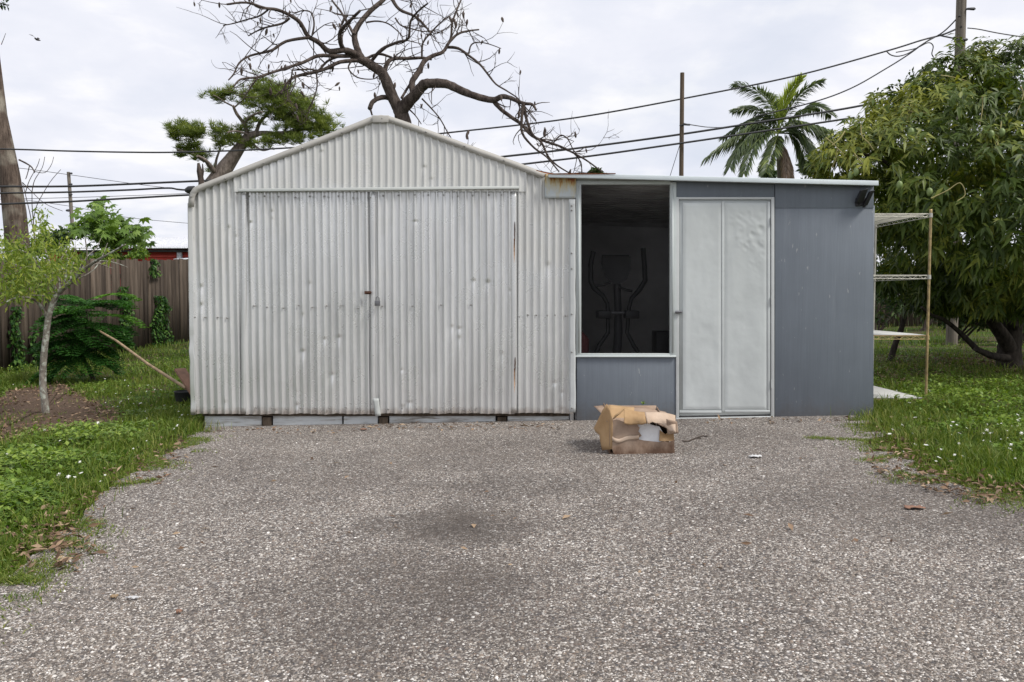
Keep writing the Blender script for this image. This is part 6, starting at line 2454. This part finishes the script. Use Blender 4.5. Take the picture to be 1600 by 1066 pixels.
for (x, y, Y) in ((1423, 206, 9.55), (1565, 207, 9.3), (1337, 269, 9.75), (1329, 274, 9.8), (1405, 289, 9.45), (1452, 300, 9.35), (1548, 210, 9.3)):
    if fr0 is None:
        m = MB()
        m.tube([(0, 0, 0.058), (0, 0, 0.05), (0.004, 0, 0.03), (0.006, 0, 0), (0.002, 0, -0.03), (-0.004, 0, -0.052), (-0.006, 0, -0.058)], [0.004, 0.022, 0.038, 0.043, 0.036, 0.018, 0.003], 12)
        m.tube([(0, 0, 0.055), (0.004, 0, 0.12), (0.0, 0.02, 0.22)], 0.003, 5)
        fr0 = m.build("mango_fruit", M['fruit'], None, smooth=True, loc=(0, 0, 0))
        o = fr0
    else:
        o = fr0.copy()
        COL.objects.link(o)
    o.parent = mg
    o.location = P(x, y, Y) - mg.location
    o.scale = (0.78, 0.78, 0.82)

# slender tree and bushes behind the shelf
q = P(1392, 0, 13.0)
stt = thing("slender_tree", (q.x, 13.0, G(q.x, 13)), "slender leaning tree with sparse leaves seen through the wire shelves", "tree")
b = MB()
limb(b, [(1390, 566), (1400, 535), (1410, 510), (1416, 480), (1418, 450), (1412, 425)], 13.0, S(11, 13) / 2, S(5, 13) / 2, 0.2, 8)
limb(b, [(1416, 480), (1400, 455), (1385, 440)], 13.0, S(4, 13) / 2, S(2, 13) / 2, 0, 6)
limb(b, [(1417, 465), (1432, 440), (1440, 420)], 13.0, S(4, 13) / 2, S(2, 13) / 2, 0, 6)
b.build("trunk", M['mangobark'], stt, smooth=True)
b = MB()
n = 700
ctrs = [(1385, 440), (1412, 425), (1440, 420), (1380, 465), (1425, 445), (1400, 470), (1378, 410), (1440, 465), (1378, 490)]
pos = np.array([tuple(P(c_[0] + random.gauss(0, 9), c_[1] + random.gauss(0, 9), 13 + random.gauss(0, .35))) for c_ in random.choices(ctrs, k=n)])
L = RNG.uniform(0.05, 0.11, n)
add_leaves(b, pos, rand_dir(n), rand_dir(n, 0), L, L * 0.35, 0.3)
b.build("foliage", M['bush'], stt)
q = P(1510, 0, 17)
bush("understory_bush", q.x, 17, 0, [(1490, 480, 30, 34, 1500), (1535, 480, 30, 34, 1500), (1570, 470, 40, 44, 1800), (1450, 470, 24, 30, 700)], "low green bush in the shade behind the mango trunk", "bush", M['bush'], 0.11)
q = P(1610, 0, 16)
bush("understory_bush", q.x, 16, 0, [(1600, 490, 26, 26, 800), (1640, 480, 30, 30, 800)], "dark bush right of the mango trunk at the picture edge", "bush", M['bush'], 0.11)
q = P(1385, 0, 21)
bush("understory_bush", q.x, 21, 0, [(1375, 440, 26, 34, 1000), (1400, 470, 14, 26, 400)], "far pale bush behind the wire shelves next to the lean-to wall", "bush", M['bush'], 0.13)
q = P(1455, 0, 22)
bush("understory_bush", q.x, 22, 0, [(1455, 440, 30, 30, 900), (1500, 420, 36, 30, 900), (1560, 425, 40, 30, 900)], "tall dark bush far under the mango canopy", "bush", M['bush'], 0.15)
